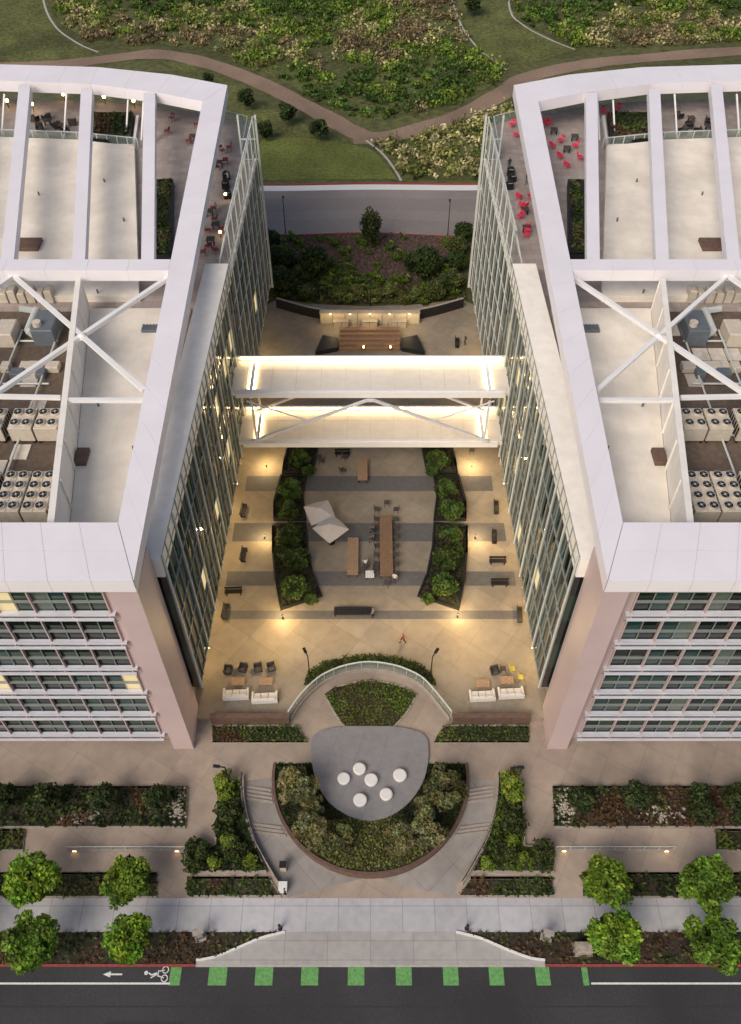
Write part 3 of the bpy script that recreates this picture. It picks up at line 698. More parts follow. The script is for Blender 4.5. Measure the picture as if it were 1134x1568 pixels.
    pth=Q([(28.3,101.9),(36,103.4),(47,104.2),(61.8,103.6)]); mb.wallpath(pth,.05,RZ+.0,RZ+1.3,0); mb.wallpath(pth,.12,RZ+1.3,RZ+1.38,1)
    for p,q in zip(pth[:-1],pth[1:]):
        for k in range(6):
            x=p[0]+(q[0]-p[0])*k/6; y=p[1]+(q[1]-p[1])*k/6; mb.box(x-.05,x+.05,y-.05,y+.05,RZ,RZ+1.3,1)
    mb.obj('terrace_rail',['glassrail','mullionw'],par)
    # plaza-side curtain wall
    mb=MB(); bays=44; ys=np.linspace(38.2,98.8,bays+1); Hs=[4.7,8.3,11.9,15.5,19.1,22.6]
    for i in range(bays):
        y0,y1=ys[i],ys[i+1]; top=24.0 if y1<75.5 else 27.6
        zz=Hs+[top] if top<25 else Hs+[25.1,27.6]
        for j in range(len(zz)-1):
            a,b=zz[j],zz[j+1]; 
            for (q0,q1,sp) in ((a,a+(b-a)*.3,0),(a+(b-a)*.3,b,1)):
                r=random.random()
                if a>22.5 and top>25: mi=5
                else:
                    mi=(0 if r<.3 else 4) if not sp else (0 if r<.55 else 1 if r<.80 else 4 if r<.94 else 2 if r<.988 else 3)
                    refl_glow=((abs(y0-45)<1.2 and j==1 and sp) or (60<y0<73 and j in (1,3) and sp and r<.35))  # emissive panes stand in for lamp and bridge light reflected in the glass
                    if refl_glow: mi=3
                tl_=random.uniform(-.010,.010); t2=random.uniform(-.006,.006)
                mb.add([(s*(gx(y0)+tl_+t2),y0,q0),(s*(gx(y1)-tl_+t2),y1,q0),(s*(gx(y1)-tl_-t2),y1,q1),(s*(gx(y0)+tl_-t2),y0,q1)],[(0,1,2,3)],mi)
    mb.obj('curtain_wall_glass',['g1','g2','g3','g4','g5','gs'],par)
    mb=MB()
    for i in range(bays+1):
        y=ys[i]; rearz=y>=75; top=24.1 if not rearz else 27.9; m=0 if not rearz else 1; d=.14
        if rearz and i%2==1 and i<bays: d=.06;m=0
        w_=.035 if not rearz else (.055 if i%2==0 else .03)
        mb.box(s*(gx(y)-d),s*(gx(y)-.02),y-w_,y+w_,4.5,top,m)
        if not rearz and i%3==0: mb.box(s*(gx(y)-.26),s*(gx(y)-.14),y-.05,y+.05,4.5,top,1)
    for j,zv in enumerate(Hs+[24.0]):
        for y0,y1 in zip(ys[:-1],ys[1:]):
            m=0 if y0<75 else 1; t=.05 if m==0 else .07; dd=.1 if m==0 else .06
            P=[(s*(gx(y0)-dd),y0+.04,zv-t),(s*(gx(y0)+.0),y0+.04,zv-t),(s*(gx(y1)),y1-.04,zv-t),(s*(gx(y1)-dd),y1-.04,zv-t)]
            P+=[(p[0],p[1],zv+t) for p in P]
            mb.add(P,[(3,2,1,0),(4,5,6,7),(0,1,5,4),(1,2,6,5),(2,3,7,6),(3,0,4,7)],m)
    for zv in (27.75,):
        for y0,y1 in zip(ys[:-1],ys[1:]):
            if y0<75: continue
            mb.beam((s*(gx(y0)-.1),y0,zv),(s*(gx(y1)-.1),y1,zv),.12,.16,1)
    for y in np.arange(76,98,3.0): mb.beam((s*(gx(y)+.1),y,26.9),(s*(gx(y)+1.4),y,RZ),.12,.12,1)
    mb.obj('curtain_wall_mullions',['mullion','mullionw'],par)
    mb=MB(); 
    for j,(a,b) in enumerate(zip([4.7,8.3,11.9,15.5,19.1,22.6,25.1],[8.3,11.9,15.5,19.1,22.6,25.1,27.6])):
        mb.add([(s*gx(98.8),99.05,a),(s*(gx(98.8)+1.6),99.05,a),(s*(gx(98.8)+1.6),99.05,b),(s*gx(98.8),99.05,b)],[(0,1,2,3)],0 if j<5 else 2)
        mb.box(s*(gx(98.8)-.4),s*(gx(98.8)+1.6),99.0,99.2,a-.06,a+.06,1)
    mb.box(s*(gx(98.8)+1.55),s*(gx(98.8)+1.75),98.98,99.25,4.5,27.9,1); mb.box(s*(gx(98.8)-.5),s*(gx(98.8)-.25),98.9,99.25,4.5,27.9,1)
    mb.obj('curtain_wall_return',['g5','mullionw','gs'],par)
    mb=MB()
    for j,(a,b) in enumerate(zip([4.7,8.3,11.9,15.5,19.1],[8.3,11.9,15.5,19.1,23.9])):
        mb.add([(s*(gx(38)+.0),38.15,a),(s*(gx(38)+2.0),38.15,a),(s*(gx(38)+2.0),38.15,b),(s*gx(38),38.15,b)],[(0,1,2,3)],j%2)
    mb.obj('curtain_wall_corner',['g1','g2'],par)
    # street facade
    mb=MB(); fz=[1.0,5.0,8.9,12.8,16.7,20.6,24.4]; X0=18.9; yF=35.15
    for j in range(6):
        a,b=fz[j],fz[j+1]
        x=X0
        while x<61.9:
            x2=min(x+1.35,62)
            r=random.random(); mi=0 if r<.42 else 1 if r<.68 else 4 if r<.90 else 2 if r<.98 else 3
            tl_=random.uniform(-.01,.01)
            mb.add([(s*x,yF+tl_,a+.95),(s*x2,yF-tl_,a+.95),(s*x2,yF-tl_,b-.15),(s*x,yF+tl_,b-.15)],[(0,1,2,3)],mi); x=x2
        mb.box(s*X0,s*62,yF-.06,yF+.04,a+.02,a+.95,5)
    mb.obj('street_facade_glazing',['g1','g2','g3','g4','g5','span'],par)
    mb=MB()
    for j in range(6):
        a,b=fz[j],fz[j+1]
        xs=X0-.35
        mb.box(s*xs,s*62,yF-.42,yF-.07,a+.98,a+1.06,0)
        mb.box(s*xs,s*62,yF-.50,yF-.42,a+.90,a+1.10,0)
        mb.box(s*xs,s*62,yF-.86,yF-.72,a+.84,a+1.06,0)
        mb.box(s*X0,s*62,yF-.3,yF-.07,a+2.35,a+2.40,1)
        mb.box(s*(xs+.1),s*62,yF-.22,yF-.07,b-.16,b+.0,1)
    x=X0
    while x<62:
        mb.box(s*(x-.05),s*(x+.05),yF-.34,yF-.065,1.2,24.35,2)
        for j in range(6): mb.box(s*(x-.05),s*(x+.05),yF-.72,yF-.50,fz[j]+.88,fz[j]+1.02,2)
        mb.box(s*(x+1.32),s*(x+1.38),yF-.14,yF-.066,1.2,24.3,1); x+=2.7
    mb.box(s*X0,s*62,yF-.4,yF+.1,24.4,24.8,1)
    mb.obj('street_facade_sunshades',['ledge','mullion','leg'],par)
    mb=MB()
    for x in np.arange(20.5,60,2.7): mb.cyl((s*x,34.5,25.2),(s*x,34.5,25.6),.09,n=8)
    mb.obj('fascia_downlights',['bulb'],par)
    mb=MB(); mb.box(s*X0,s*62,35.5,38.9,RZ,25.0); mb.obj('roof_screen',['unit'],par)
    def bedp(name,pl,z,h,cols,dens,size):
        o=bed(name,pl,z,h,cols,dens,size); o.parent=par; o.matrix_parent_inverse=Matrix.Translation(par.location).inverted()
    x0,y0=S(236,392,RZ+.6);x1,_=S(264,392,RZ+.6);_,y1=S(0,278,RZ+.6); x0,x1=abs(x0),abs(x1)
    pl=[(x1+.2,y0),(x0-.1,y0),(x0+2.0,y1),(x1+2.3,y1)]
    mb=MB(); mb.wallpath(Q(pl+[pl[0],pl[1]]),.35,RZ,RZ+.9); mb.obj('roof_planter',['steeldark'],par)
    bedp('roof_hedge',Q(pl),RZ+.6,.6,[DG,MG,OL],35,.18)
    pl=[(-x,y) for x,y in (S(143,213,RZ+.8),S(197,213,RZ+.8),S(202,172,RZ+.8),S(143,172,RZ+.8))]
    mb=MB(); mb.wallpath(Q(pl+[pl[0],pl[1]]),.3,RZ,RZ+.8); 
    mb.wallpath(Q([(pl[0][0]+.6,pl[0][1]-.6),(pl[1][0]-.6,pl[1][1]-.6),(pl[2][0]-.6,pl[2][1])]),.35,RZ,RZ+.45,1); mb.obj('roof_planter',['steeldark','white'],par)
    bedp('roof_hedge',Q(pl),RZ+.6,.7,[DG,MG,OL,BR],30,.2)
    mb=MB()
    def rp(u,v,w,l,h,m=0):
        x,y=S(u,v,RZ+.6); mb.rbox(s*-x,y,RZ+.4,w,l,h,m,0,.04)
    rp(125,700,1.0,1.7,.5,0); rp(230,503,1.6,.9,.35,1); rp(45,378,2.4,2.0,.7,0)
    for k in range(5):
        x,y=S(230,503,RZ+.6); mb.box(s*-x-.75+k*.32,s*-x-.6+k*.32,y-.42,y+.42,RZ+.75,RZ+.8,1)
    for u,v in((150,450),(205,690),(150,620),(60,300),(160,280),(190,340)):
        x,y=S(u,v,RZ+.6); mb.cyl((s*-x,y,RZ+.4),(s*-x,y,RZ+1.1),.1,n=8,m=1)
    mb.obj('roof_hatches',['brown','unit2'],par)
for s in(-1,1): tower(s)

# rooftop machines
def chiller(w,l,nx,ny,h=1.7):
    mb=MB(); mb.rbox(0,0,.25,w,l,h-.25,0,0,.04)
    for x in(-w/2+.15,w/2-.15):
        mb.box(x-.08,x+.08,-l/2,l/2,0,.25,1)
    for i in range(nx):
        for j in range(ny):
            cx=-w/2+w*(i+.5)/nx; cy=-l/2+l*(j+.5)/ny; r=min(w/nx,l/ny)*.40
            mb.cyl((cx,cy,h-.02),(cx,cy,h+.2),r*1.05,r,16,0); mb.cyl((cx,cy,h+.2),(cx,cy,h+.205),r*.88,r*.88,16,1); mb.cyl((cx,cy,h+.2),(cx,cy,h+.25),r*.22,r*.22,8,0)
            for k in range(4):
                t=k*math.pi/2+.3; mb.beam((cx,cy,h+.225),(cx+math.cos(t)*r*.8,cy+math.sin(t)*r*.8,h+.225),r*.22,.015,2)
    for k in range(int(l/.4)):
        y=-l/2+.2+k*.4; mb.box(-w/2-.02,-w/2+.01,y,y+.2,.4,h-.2,1); mb.box(w/2-.01,w/2+.02,y,y+.2,.4,h-.2,1)
    return mb.mesh('rooftop_chiller',['unit','steeldark','unit2'])
c22=chiller(1.95,2.5,2,2); c4=chiller(.95,4.2,1,4,1.9)
for s in(-1,1):
    def rl(u,v,hh=1.8):
        x,y=S(u,v,RZ+hh); return (s*-x,y,RZ+.08)
    for u in(34,73,-12,-56): place(c22,'rooftop_chiller',rl(u,640))
    for u in(19,60,-28,-70):
        place(c4,'rooftop_chiller',rl(u-9,754)); place(c4,'rooftop_chiller',rl(u+10,754))
    mb=MB()
    for i in range(6):
        p=rl(5+i*14,447,1); mb.rbox(p[0],p[1],RZ+.08,.7,1.2,1.1+.3*(i%2),0,0,.08)
    p=rl(70,495,1.5); mb.rbox(p[0],p[1],RZ+.08,2.0,3.2,1.8,1,0,.1); mb.cyl((p[0]-.5,p[1]-.8,RZ+1.85),(p[0]-.5,p[1]-.8,RZ+2.3),.4,n=12,m=0); 
    p=rl(45,492,1.2); mb.cyl((p[0],p[1]-1,RZ+.9),(p[0],p[1]+2.2,RZ+.9),.35,n=12,m=2); mb.beam((p[0],p[1]+2,RZ+.9),(p[0]+1.5*s,p[1]+2,RZ+1.2),.4,.4,2); mb.cyl((p[0],p[1]-1,RZ+.9),(p[0]-.6*s,p[1]-1,RZ+.1),.35,n=12,m=2)
    p=rl(10,505,1.2); mb.rbox(p[0],p[1],RZ+.08,1.6,2.4,1.5,0,0,.1)
    for i in range(5):
        p=rl(8+i*18,560+10*(i%2),.5); mb.rbox(p[0],p[1],RZ+.08,.8+.4*(i%3),1.0,.6,i%2,0,.05)
    for y in(46,52,58.5,64.5): mb.cyl((s*(27.5+(y-46)*.1),y,RZ+.35),(s*50,y,RZ+.35),.1,n=6,m=2)
    for x in(29.5,33): mb.cyl((s*x,44,RZ+.5),(s*x,66,RZ+.5),.09,n=6,m=2)
    mb.obj('rooftop_equipment',['unit','unit2','mullionw'])

# terrace furniture
tsm=table_mesh(.9,.9,.72,'chairdark')
def tz(u,v): 
    x,y=S(u,v,RZ+.5); return (x,y,RZ)
for u,v in((842,186),(858,214),(880,222),(888,240),(858,238),(846,222),(836,188),(868,252),(925,170),(938,178),(945,165)):
    place(chr_,'chair',tz(u,v),random.random()*6,1.25)
for u,v in((795,300),(803,315),(796,330),(808,345),(812,300),(783,190),(790,205),(806,358),(798,312)): place(chr_,'chair',tz(u,v),random.random()*6,1.2)
for u,v in((868,228),(848,200),(803,322),(880,210),(806,350),(330,345),(322,368),(320,325),(335,250),(72,186),(95,193),(1058,182),(1085,195),(295,210),(305,250)): place(tsm,'cafe_table',tz(u,v))
brn=chair_mesh(mat('chair_maroon',(.22,.045,.05),.7,.1,3))
for u,v in((328,335),(338,350),(318,352),(318,376),(330,382),(310,385),(340,230),(345,245),(332,255),(300,190),(312,200),(350,225),(326,318),(288,215),(300,258),(262,180),(255,200)): place(brn,'chair',tz(u,v),random.random()*6,1.2)
for u,v in((70,178),(85,190),(60,195),(100,200),(110,185),(52,180),(1040,175),(1055,190),(1068,200),(1045,200),(1085,185),(1100,205)): place(arm,'armchair',tz(u,v),random.random()*6,1.2)
bbq=MB(); bbq.rbox(0,0,0,1.0,.7,.9,0,0,.05); bbq.ball((0,0,.95),.42,0,12,6,.7); bbq.cyl((-.3,-.42,1.0),(.3,-.42,1.0),.03,n=6,m=1)
bbq=bbq.mesh('barbecue_grill',['steeldark','mullionw'])
for u,v in((346,268),(345,282),(348,297),(782,262),(784,272),(780,283)): place(bbq,'barbecue_grill',tz(u,v),random.random()*.4,.85)
tb=MB(); tb.cyl((0,0,0),(0,0,.6),.04,n=6,m=0); tb.ball((0,0,.72),.16,1,10,6)
tb=tb.mesh('terrace_light',['steeldark','bulb'])
for u,v in((98,150),(160,154),(345,300),(337,358),(12,160),(50,165),(205,160)): place(tb,'terrace_light',tz(u,v),0,1.0 if v>170 else 1.4)

# ================= bridges
def bridge(z,ya,yb):
    par=empty('sky_bridge',(0,(ya+yb)/2,z)); w=gx(70)-.03
    mb=MB(); mb.box(-w,w,ya,yb,z-.45,z); mb.obj('deck',['deck'],par)
    mb=MB()
    for x in np.arange(-13,13.1,2.6): mb.box(x-.02,x+.02,ya+.15,yb-.15,z+.002,z+.012)
    mb.box(-w,w,(ya+yb)/2+.9,(ya+yb)/2+.94,z+.002,z+.010)
    mb.obj('deck_joints',['roofdirt'],par)
    mb=MB(); mb.box(-w+.5,w-.5,ya-.3,ya,z-.5,z+.12); mb.box(-w-.0,w,yb,yb+.22,z-.45,z+.6); mb.box(-w+.5,w-.5,ya-.05,ya+.25,z+.12,z+.2)
    for x in(-12.4,12.4): mb.box(x-.2,x+.2,ya,yb,z+.0,z+.22)
    for x in np.arange(-12,12.1,3): mb.box(x-.06,x+.06,ya-.36,ya-.301,z-.4,z+.1)
    mb.obj('parapets',['white'],par)
    mb=MB(); mb.box(-w+.5,w-.5,yb-.06,yb-.005,z+.35,z+.5)
    for sx in(-1,1): mb.box(sx*12.15,sx*12.19,ya+.4,yb-.4,z+.05,z+.16); mb.box(sx*12.61,sx*12.65,ya+.4,yb-.4,z+.05,z+.16)
    mb.obj('led_strips',['led'],par)
    return par
bridge(14.0,67.2,72.2); bp=bridge(6.9,67.0,72.0)
mb=MB()
for y in(66.75,71.6):
    for s in(-1,1):
        mb.beam((s*12.9,y,7.3),(s*.4,y,13.3),.26,.26); mb.beam((s*12.4,y,7.3),(s*12.4,y,13.2),.2,.2)
        mb.beam((s*12.9,y,13.2),(s*6.5,y,10.3),.12,.12)
    mb.beam((-.4,y,13.3),(.4,y,13.3),.26,.26)
mb.obj('truss',['ledge'],bp)

# ================= north edge
arc=catmull([S(u,v,PZ) for u,v in ((424,470),(490,487),(565,491),(642,487),(708,470))],6)
mb=MB(); mb.wallpath(arc,.35,PZ,PZ+1.5,0,1); mb.obj('curved_wall',['steeldark','wallc'])
mb=MB()
x0,y0=S(491,494,PZ);x1,_=S(641,494,PZ)
mb.box(x0,x1,y0-.2,y0+.3,PZ,PZ+1.7,0); mb.box(x0-.1,x1+.1,y0-.3,y0+.4,PZ+1.7,PZ+1.8,1)
for i in range(9):
    x=x0+(x1-x0)*i/8; mb.box(x-.06,x+.06,y0-.25,y0-.2,PZ+.05,PZ+1.65,1)
for i in range(5):
    x=x0+(x1-x0)*(i+.5)/5; mb.cyl((x,y0-.28,PZ+1.6),(x,y0-.28,PZ+1.68),.08,n=10,m=2)
for i in(-1,0,1): mb.rbox((x0+x1)/2+i*3.9,y0-.9,PZ,1.9,.7,1.0,0,0,.03); mb.rbox((x0+x1)/2+i*3.9,y0-.9,PZ+1.0,2.1,.8,.06,1)
mb.obj('bar_counter',['sign','wallc','bulb'])
mb=MB(); a=S(519,538,PZ);b=S(612,538,PZ)
for i in range(5): mb.box(a[0],b[0],a[1]+i*.7,a[1]+i*.7+.66,PZ+.0,PZ+.45+i*.22,0)
mb.prism([S(483,545,PZ),S(518,538,PZ),S(518,524,PZ),S(494,519,PZ)],PZ,PZ+.7,1); mb.prism([S(650,545,PZ),S(614,538,PZ),S(614,524,PZ),S(638,519,PZ)],PZ,PZ+.7,1)
for i in range(7):
    x=a[0]+.3+(b[0]-a[0]-.6)*i/6; mb.cyl((x,a[1]+3.7,PZ+.9),(x,a[1]+3.7,PZ+1.9),.03,n=5,m=1)
for fxx in(-.9,2.6):
    mb.cyl((fxx,a[1]+.1,PZ+.45),(fxx,a[1]+.1,PZ+.55),.3,n=10,m=1); mb.ball((fxx,a[1]+.1,PZ+.65),.13,2,8,5,1.4)
mb.obj('timber_stage',['wood','steeldark','bulb'])
rb=[S(u,v,NZ) for u,v in ((428,366),(500,360),(570,357),(640,360),(702,366),(712,455),(642,462),(565,465),(490,462),(420,455))]
mb=MB(); mb.sheet(rb,NZ+.05); Pk=scatter(rb,2200)
for x,y in Pk:
    r=random.uniform(.15,.45); V=[]
    for d in((1,0,0),(0,1,0),(-1,0,0),(0,-1,0),(0,0,.8),(0,0,-.5)): V.append((x+d[0]*r*random.uniform(.6,1.3),y+d[1]*r*random.uniform(.6,1.3),NZ+.1+d[2]*r*random.uniform(.6,1.2)))
    mb.add(V,[(0,1,4),(1,2,4),(2,3,4),(3,0,4),(1,0,5),(2,1,5),(3,2,5),(0,3,5)])
mb.obj('lava_rock_bed',['rock'])
gp1=[S(u,v,NZ) for u,v in ((420,458),(418,400),(470,425),(520,430),(565,420),(620,440),(700,400),(712,458),(642,464),(565,467),(490,464))]
bed('shrub_bed',gp1,NZ+.08,.9,[MG,DG,LG,OL],14,.26,.35,soil=False)
bsh=tree_mesh('shrub',4.2,2.5,1.8,(.045,.075,.02),34,80,.24,.12,zc=2.2); bsh2=tree_mesh('shrub',4.0,2.2,1.7,(.075,.10,.03),30,80,.24,.12,zc=2.1); bsh3=tree_mesh('shrub',3.0,1.8,1.2,(.12,.15,.045),24,70,.22,.1,zc=1.4)
for u,v,sz,k_ in ((484,402,1.05,0),(650,404,1.1,0),(440,392,.65,0),(702,372,.85,1),(690,425,.8,1),(438,430,.75,0),(600,436,.8,2),(545,440,.8,2),(515,443,.7,2),(412,362,.75,0),(420,382,.7,1),(470,440,.65,1),(640,440,.8,2),(572,443,.75,2),(668,440,.7,1),(460,412,.6,1),(700,396,.75,0),(625,385,.5,1),(430,412,.7,1),(495,424,.5,2),(620,447,.6,2),(712,350,.7,0)):
    x,y=S(u,v,NZ+2); place((bsh,bsh2,bsh3)[k_],'shrub',(x,y,NZ),random.random()*6,sz*random.uniform(.92,1.08))
gr=tree_mesh('shrub',.9,.7,.5,LG,10,26,.14,.03,zc=.45)
for i in range(80):
    u=random.uniform(428,704);v=random.uniform(364,462); x,y=S(u,v,NZ+.3); place(gr,'grass_tuft',(x,y,NZ),random.random()*6,random.uniform(.7,1.6))
slim=tree_mesh('tree',7.2,1.5,3.0,(.055,.075,.025),30,70,.22,.1,zc=4.4,rcl=.4)
x,y=S(567,382,NZ); place(slim,'tree',(x,y,NZ))

# north road
def rc(vl,z): return catmull([S(u,v,z) for u,v in vl],6)
N0=[(-700,345),(100,345),(300,352),(430,360),(565,357),(700,362),(830,354),(1040,345),(1800,345)]
N1=[(-700,262),(100,270),(300,278),(405,283),(565,281),(725,282),(830,279),(1040,270),(1800,262)]
a=rc(N0,NZ);b=rc(N1,NZ); poly=a+b[::-1]
mb=MB(); mb.sheet(poly,NZ-.02); mb.obj('road',['asphalt_n'])
mb=MB(); mb.wallpath(a,.2,NZ-.1,NZ+.12,0); mb.wallpath([(x,y) for x,y in b],.3,NZ-.1,NZ+.12,0); mb.obj('red_kerb',['redk'])
mb=MB(); b2=[(x,y-1.1) for x,y in b]; mb.wallpath(b2,1.6,NZ-.012,NZ-.008,0); mb.obj('road_gutter',['stone'])
mb=MB()
for f_ in(.16,.58):
    mb.wallpath([(p[0]+(q[0]-p[0])*f_,p[1]+(q[1]-p[1])*f_) for p,q in zip(a,b)],3.6,NZ-.018,NZ-.013)
mb.obj('tyre_wear_strip',['asphalt_w'])

# lawns, paths, meadow
def NS(l,z=NZ): return [S(u,v,z) for u,v in l]
mb=MB(); mb.sheet(catmull(NS([(398,276),(400,215),(470,212),(540,222),(572,232),(608,274)]),4,False),NZ+.009)
mb.obj('lawn',['lawn2'])
for i_,l in enumerate(([(-300,-60),(60,-60),(75,10),(90,45),(142,80),(130,100),(-300,125)],[(690,-60),(705,30),(735,75),(775,108),(830,92),(880,78),(805,38),(780,10),(790,-60)],[(240,92),(300,100),(360,130),(400,160),(500,205),(545,215),(560,232),(400,225),(350,140)])):
    mb=MB(); mb.sheet(NS(l),NZ+.002+.002*i_); mb.obj('lawn',['lawn'])
ribbon('footpath',NS([(-300,112),(60,100),(150,92),(240,83),(320,98),(400,128),(470,163),(530,196),(560,210)]),4.0,NZ+.02,'path')
ribbon('footpath',NS([(540,212),(600,208),(690,182),(760,148),(810,118),(900,98),(1000,88),(1134,78),(1400,66)]),4.0,NZ+.024,'path')
for pts in ([(560,215),(585,235),(603,258),(614,277)],[(62,-60),(66,0),(84,40),(118,66),(150,80)],[(778,-60),(780,12),(800,38),(840,60),(880,76)],[(676,-60),(700,25),(730,72),(775,107)]):
    ribbon('footpath_edging',NS(pts),.4,NZ+.03,'kerbstone')
reg=[NS([(64,-70),(90,35),(150,70),(250,68),(330,82),(410,112),(480,150),(560,190),(690,162),(755,130),(775,108),(730,75),(700,30),(676,-70)]),
     NS([(780,-70),(785,15),(805,36),(880,72),(1000,72),(1134,62),(1400,50),(1600,-70)]),
     NS([(575,222),(640,208),(700,190),(770,160),(800,190),(790,276),(618,274),(600,248)]),
     ]
for k,r in enumerate(reg):
    mb=MB(); mb.sheet(r,NZ+.012+.002*k,0); mb.t=[(1,1,1)]*len(mb.v); mb.leafidx=1
    ar=parea(r); nt=int(ar*(.34 if k<2 else .5)); T=scatter(r,nt)
    pal=np.array([(.06,.11,.02),(.10,.17,.025),(.16,.24,.03),(.15,.21,.035),(.26,.27,.08),(.40,.37,.17),(.22,.17,.09)])
    if k==2: pal=np.array([(.08,.11,.025),(.16,.19,.045),(.32,.30,.11),(.50,.45,.24),(.24,.24,.08)])
    for x,y in T:
        a_=noise.noise(Vector((x*.04,y*.04,5)))*1.3+.5; b_=noise.noise(Vector((x*.16,y*.16,9)))*1.0
        idx=int(np.clip((a_+b_)*len(pal)*.85+random.gauss(0,.8),0,len(pal)-1))
        rr=random.uniform(.5,1.9)*(1.0 if k<2 else .85); nl=int(12+rr*16)
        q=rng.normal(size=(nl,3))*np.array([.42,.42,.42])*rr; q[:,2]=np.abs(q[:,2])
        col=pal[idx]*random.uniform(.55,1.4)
        mb.leaves(np.array([x,y,NZ+.1])+q,.33,col[None,:]*(rng.uniform(.7,1.3,nl)*(.55+.8*q[:,2]/max(rr*.6,.1)).clip(.5,1.35))[:,None],up=.3)  # tufts paler with height, base shade painted into blade colour
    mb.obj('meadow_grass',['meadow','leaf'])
sm=[tree_mesh('tree',3.8,1.6,1.5,(.045,.07,.022),24,60,.22,.1) for i in range(2)]
for u,v,sz in((373,152,1.0),(440,177,1.05),(491,199,1.05),(406,197,.95),(318,118,.75),(725,8,1.3)):
    x,y=S(u,v,NZ+2); place(random.choice(sm),'tree',(x,y,NZ),random.random()*6,sz)

# ================= street trees
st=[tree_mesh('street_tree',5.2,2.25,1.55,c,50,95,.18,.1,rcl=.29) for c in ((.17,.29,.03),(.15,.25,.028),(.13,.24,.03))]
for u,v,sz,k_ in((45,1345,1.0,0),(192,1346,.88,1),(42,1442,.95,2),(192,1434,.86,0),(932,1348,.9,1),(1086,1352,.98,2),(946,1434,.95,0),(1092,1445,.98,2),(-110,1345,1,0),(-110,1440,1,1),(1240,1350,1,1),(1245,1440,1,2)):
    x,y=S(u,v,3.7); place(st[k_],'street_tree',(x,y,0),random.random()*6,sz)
dk=[tree_mesh('tree',3.4,1.15,1.3,(.05,.075,.024),20,60,.17,.08) for i in range(2)]
for u,v in((4,1222),(76,1218),(160,1222),(240,1222),(884,1230),(972,1218),(1072,1215),(1072,1245),(1130,1225),(-80,1222),(1210,1222)):
    x,y=S(u,v,2.8); place(random.choice(dk),'tree',(x,y,1.0),random.random()*6,random.uniform(.9,1.15))
ol=[tree_mesh('tree',3.4,1.8,1.3,c,28,95,.15,.1,rcl=.30) for c in ((.17,.17,.07),(.13,.14,.055),(.19,.185,.085))]
for u,v,sz in((450,1208,1.1),(478,1232,.6),(480,1266,.92),(514,1284,.8),(680,1208,1.1),(653,1232,.6),(650,1266,.92),(618,1284,.8)):
    x,y=S(u,v,2.9); place(random.choice(ol),'tree',(x,y,.95),random.random()*6,sz)
bs=[tree_mesh('shrub',1.6,1.0,.7,c,14,50,.14,.05,zc=.9) for c in ((.17,.22,.03),(.05,.075,.02))]
for u,v,k,sz in((348,1203,0,1.15),(347,1222,0,.9),(352,1248,1,1),(345,1270,1,.9),(356,1290,0,.8),(303,1308,1,1),(332,1322,0,.7),(362,1308,1,1.1),(384,1326,0,.7),(300,1327,1,.8)):
    for mi in(0,1):
        x,y,z=G(1132-u if mi else u,v); place(bs[k],'shrub',(x,y,z+.2),random.random()*6,sz*random.uniform(.9,1.15))
mb=MB()
for (uc,vc,ru,rv,n) in((125,1253,28,10,110),(272,1235,14,26,110),(862,1235,14,26,110),(1010,1250,35,12,60)):
    for i in range(n):
        u=uc+max(-1,min(1,random.gauss(0,.5)))*ru;v=vc+max(-1,min(1,random.gauss(0,.5)))*rv; x,y,z=G(u,v); r=random.uniform(.08,.2); z+=.4; V=[]
        for d in((1,0,0),(0,1,0),(-1,0,0),(0,-1,0),(0,0,.8),(0,0,-.5)): V.append((x+d[0]*r*random.uniform(.6,1.3),y+d[1]*r*random.uniform(.6,1.3),z+d[2]*r))
        mb.add(V,[(0,1,4),(1,2,4),(2,3,4),(3,0,4),(1,0,5),(2,1,5),(3,2,5),(0,3,5)])
mb.obj('boulder_cluster',['pebble'])
def signm():
    mb=MB(); mb.box(-.45,.45,-.3,.3,0,.12,1); mb.box(-.3,.3,-.12,.12,.12,1.6,0); mb.prism([(-.42,-.2),(.42,-.2),(.42,.2),(-.42,.2)],1.6,1.68,1); mb.box(-.22,.22,-.135,-.12,.7,1.4,1); return mb.mesh('monument_sign',['unit2','wallc'])
sg_=signm()
for u,v in((305,1432),(838,1432)): x,y=S(u,v,.8); place(sg_,'monument_sign',(x,y,-.02),.3 if u<500 else -.3)
bo=MB(); bo.cyl((0,0,0),(0,0,.85),.1,.1,10,0); bo.ball((0,0,.85),.1,0,10,5); bo.cyl((0,0,0),(0,0,.05),.16,.16,10,0); bo=bo.mesh('bollard',['steeldark'])
for u,v in((428,1420),(715,1420),(436,1365)): x,y=S(u,v,.4); place(bo,'bollard',(x,y,0),0,1.15)
ub=MB(); ub.rbox(0,0,0,1.3,.8,1.0,0,0,.05); ub.rbox(0,0,-.02,1.5,1.0,.06,1); ub.box(-.02,.02,-.415,-.4,.1,.9,1); ub=ub.mesh('utility_box',['pebble','wallc'])
x,y=S(893,1452,.5); place(ub,'utility_box',(x,y,-.04))
x,y,z=G(434,1330); tbm=MB(); tbm.rbox(0,0,0,.5,.5,1.0,0,0,.05); tbm.rbox(0,0,1.0,.56,.56,.08,1); place(tbm.mesh('litter_bin',['unit','steeldark']),'litter_bin',(x,y,z))
x,y,z=G(434,1362); pil=MB(); pil.rbox(0,0,0,.6,.6,.9,0,0,.04); pil.rbox(0,0,.9,.7,.7,.08,0); place(pil.mesh('entry_pillar',['stone']),'entry_pillar',(x,y,z))
gl=MB(); gl.cyl((0,0,0),(0,0,.55),.05,.05,8,0); gl.cyl((0,0,.55),(0,0,.63),.06,.06,8,1); gl.cyl((0,0,.63),(0,0,.67),.1,.08,8,0); gl=gl.mesh('bollard_light',['steeldark','bulb'])
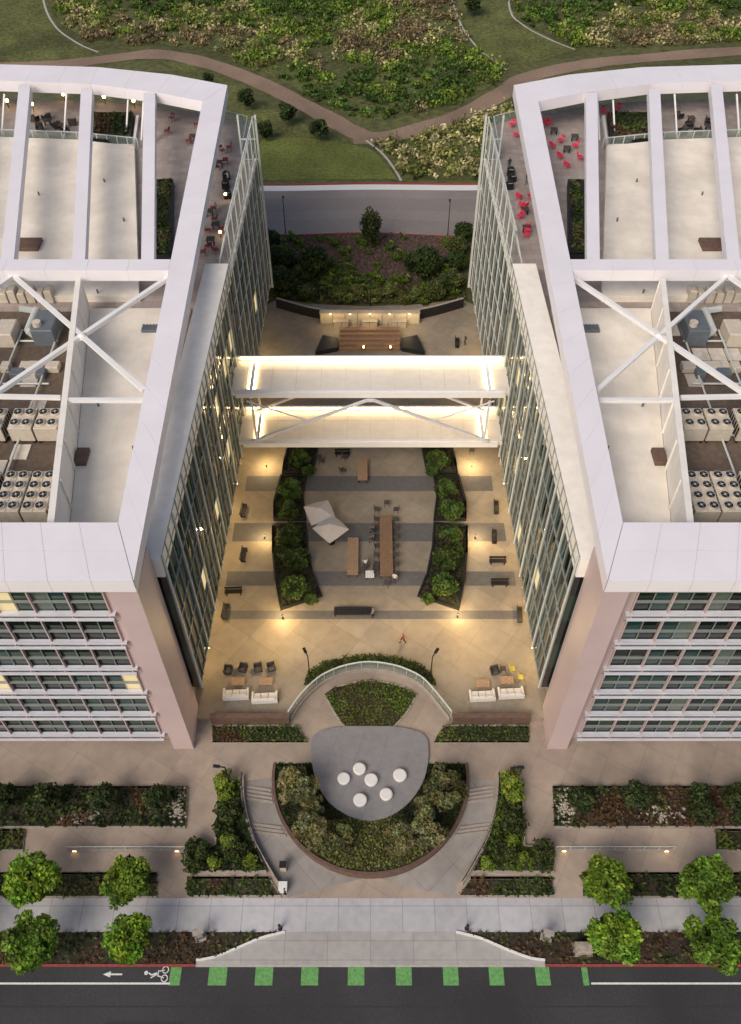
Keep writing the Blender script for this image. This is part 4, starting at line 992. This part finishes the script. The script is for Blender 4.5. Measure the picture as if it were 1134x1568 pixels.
def pl(loc,e,r=.12,c=(1,.68,.30)):
    l=bpy.data.lights.new('warm_lamp','POINT'); l.energy=e; l.shadow_soft_size=r; l.color=c; o=bpy.data.objects.new('warm_lamp',l); o.location=loc; sc.collection.objects.link(o)
for u,v in((408,715),(405,825),(433,947),(722,715),(727,825),(700,945)):
    x,y=S(u,v,PZ); place(gl,'bollard_light',(x,y,PZ)); pl((x,y,PZ+1.35),430)
for s in(-1,1):
    for y in (42,48,55,62,76,88): pl((s*(gx(y)+.3),y,4.3),230,.2)
    pl((s*9.5,44.0,PZ+3.6),650,.25); pl((s*3.6,46.0,PZ+3.4),360,.25)
for x in(-5,0,5): pl((x,93.4,PZ+2.6),150)
x,y,_=G(492,1286); gl2=place(gl,'bollard_light',(x,y,1.0)); pl((x,y,2.0),14)

# ================= light, sky, camera
w=bpy.data.worlds.new('World'); sc.world=w; w.use_nodes=True; nt=w.node_tree
sky=nt.nodes.new('ShaderNodeTexSky'); sky.sky_type='NISHITA'; sky.sun_disc=False
EL,RO=math.radians(42),math.radians(215)
sky.sun_elevation=EL; sky.sun_rotation=RO; sky.dust_density=4.0; sky.air_density=1.0; sky.ozone_density=.4
bg=nt.nodes['Background']; nt.links.new(sky.outputs[0],bg.inputs[0]); bg.inputs[1].default_value=.115
sl=bpy.data.lights.new('sun','SUN'); sl.energy=1.85; sl.angle=math.radians(35); sl.color=(1,.90,.80)
so=bpy.data.objects.new('sun',sl); sc.collection.objects.link(so)
d=Vector((math.sin(RO)*math.cos(EL),math.cos(RO)*math.cos(EL),math.sin(EL))); so.rotation_euler=d.to_track_quat('Z','Y').to_euler(); so.location=(0,0,120)
cam=bpy.data.cameras.new('camera'); co=bpy.data.objects.new('camera',cam); sc.collection.objects.link(co)
co.location=(0,0,HC); co.rotation_euler=(A,0,0); cam.sensor_fit='VERTICAL'; cam.sensor_height=24; cam.lens=24*F/1568; cam.clip_end=5000
sc.camera=co
sc.view_settings.view_transform='Standard'; sc.view_settings.look='None'; sc.view_settings.exposure=0
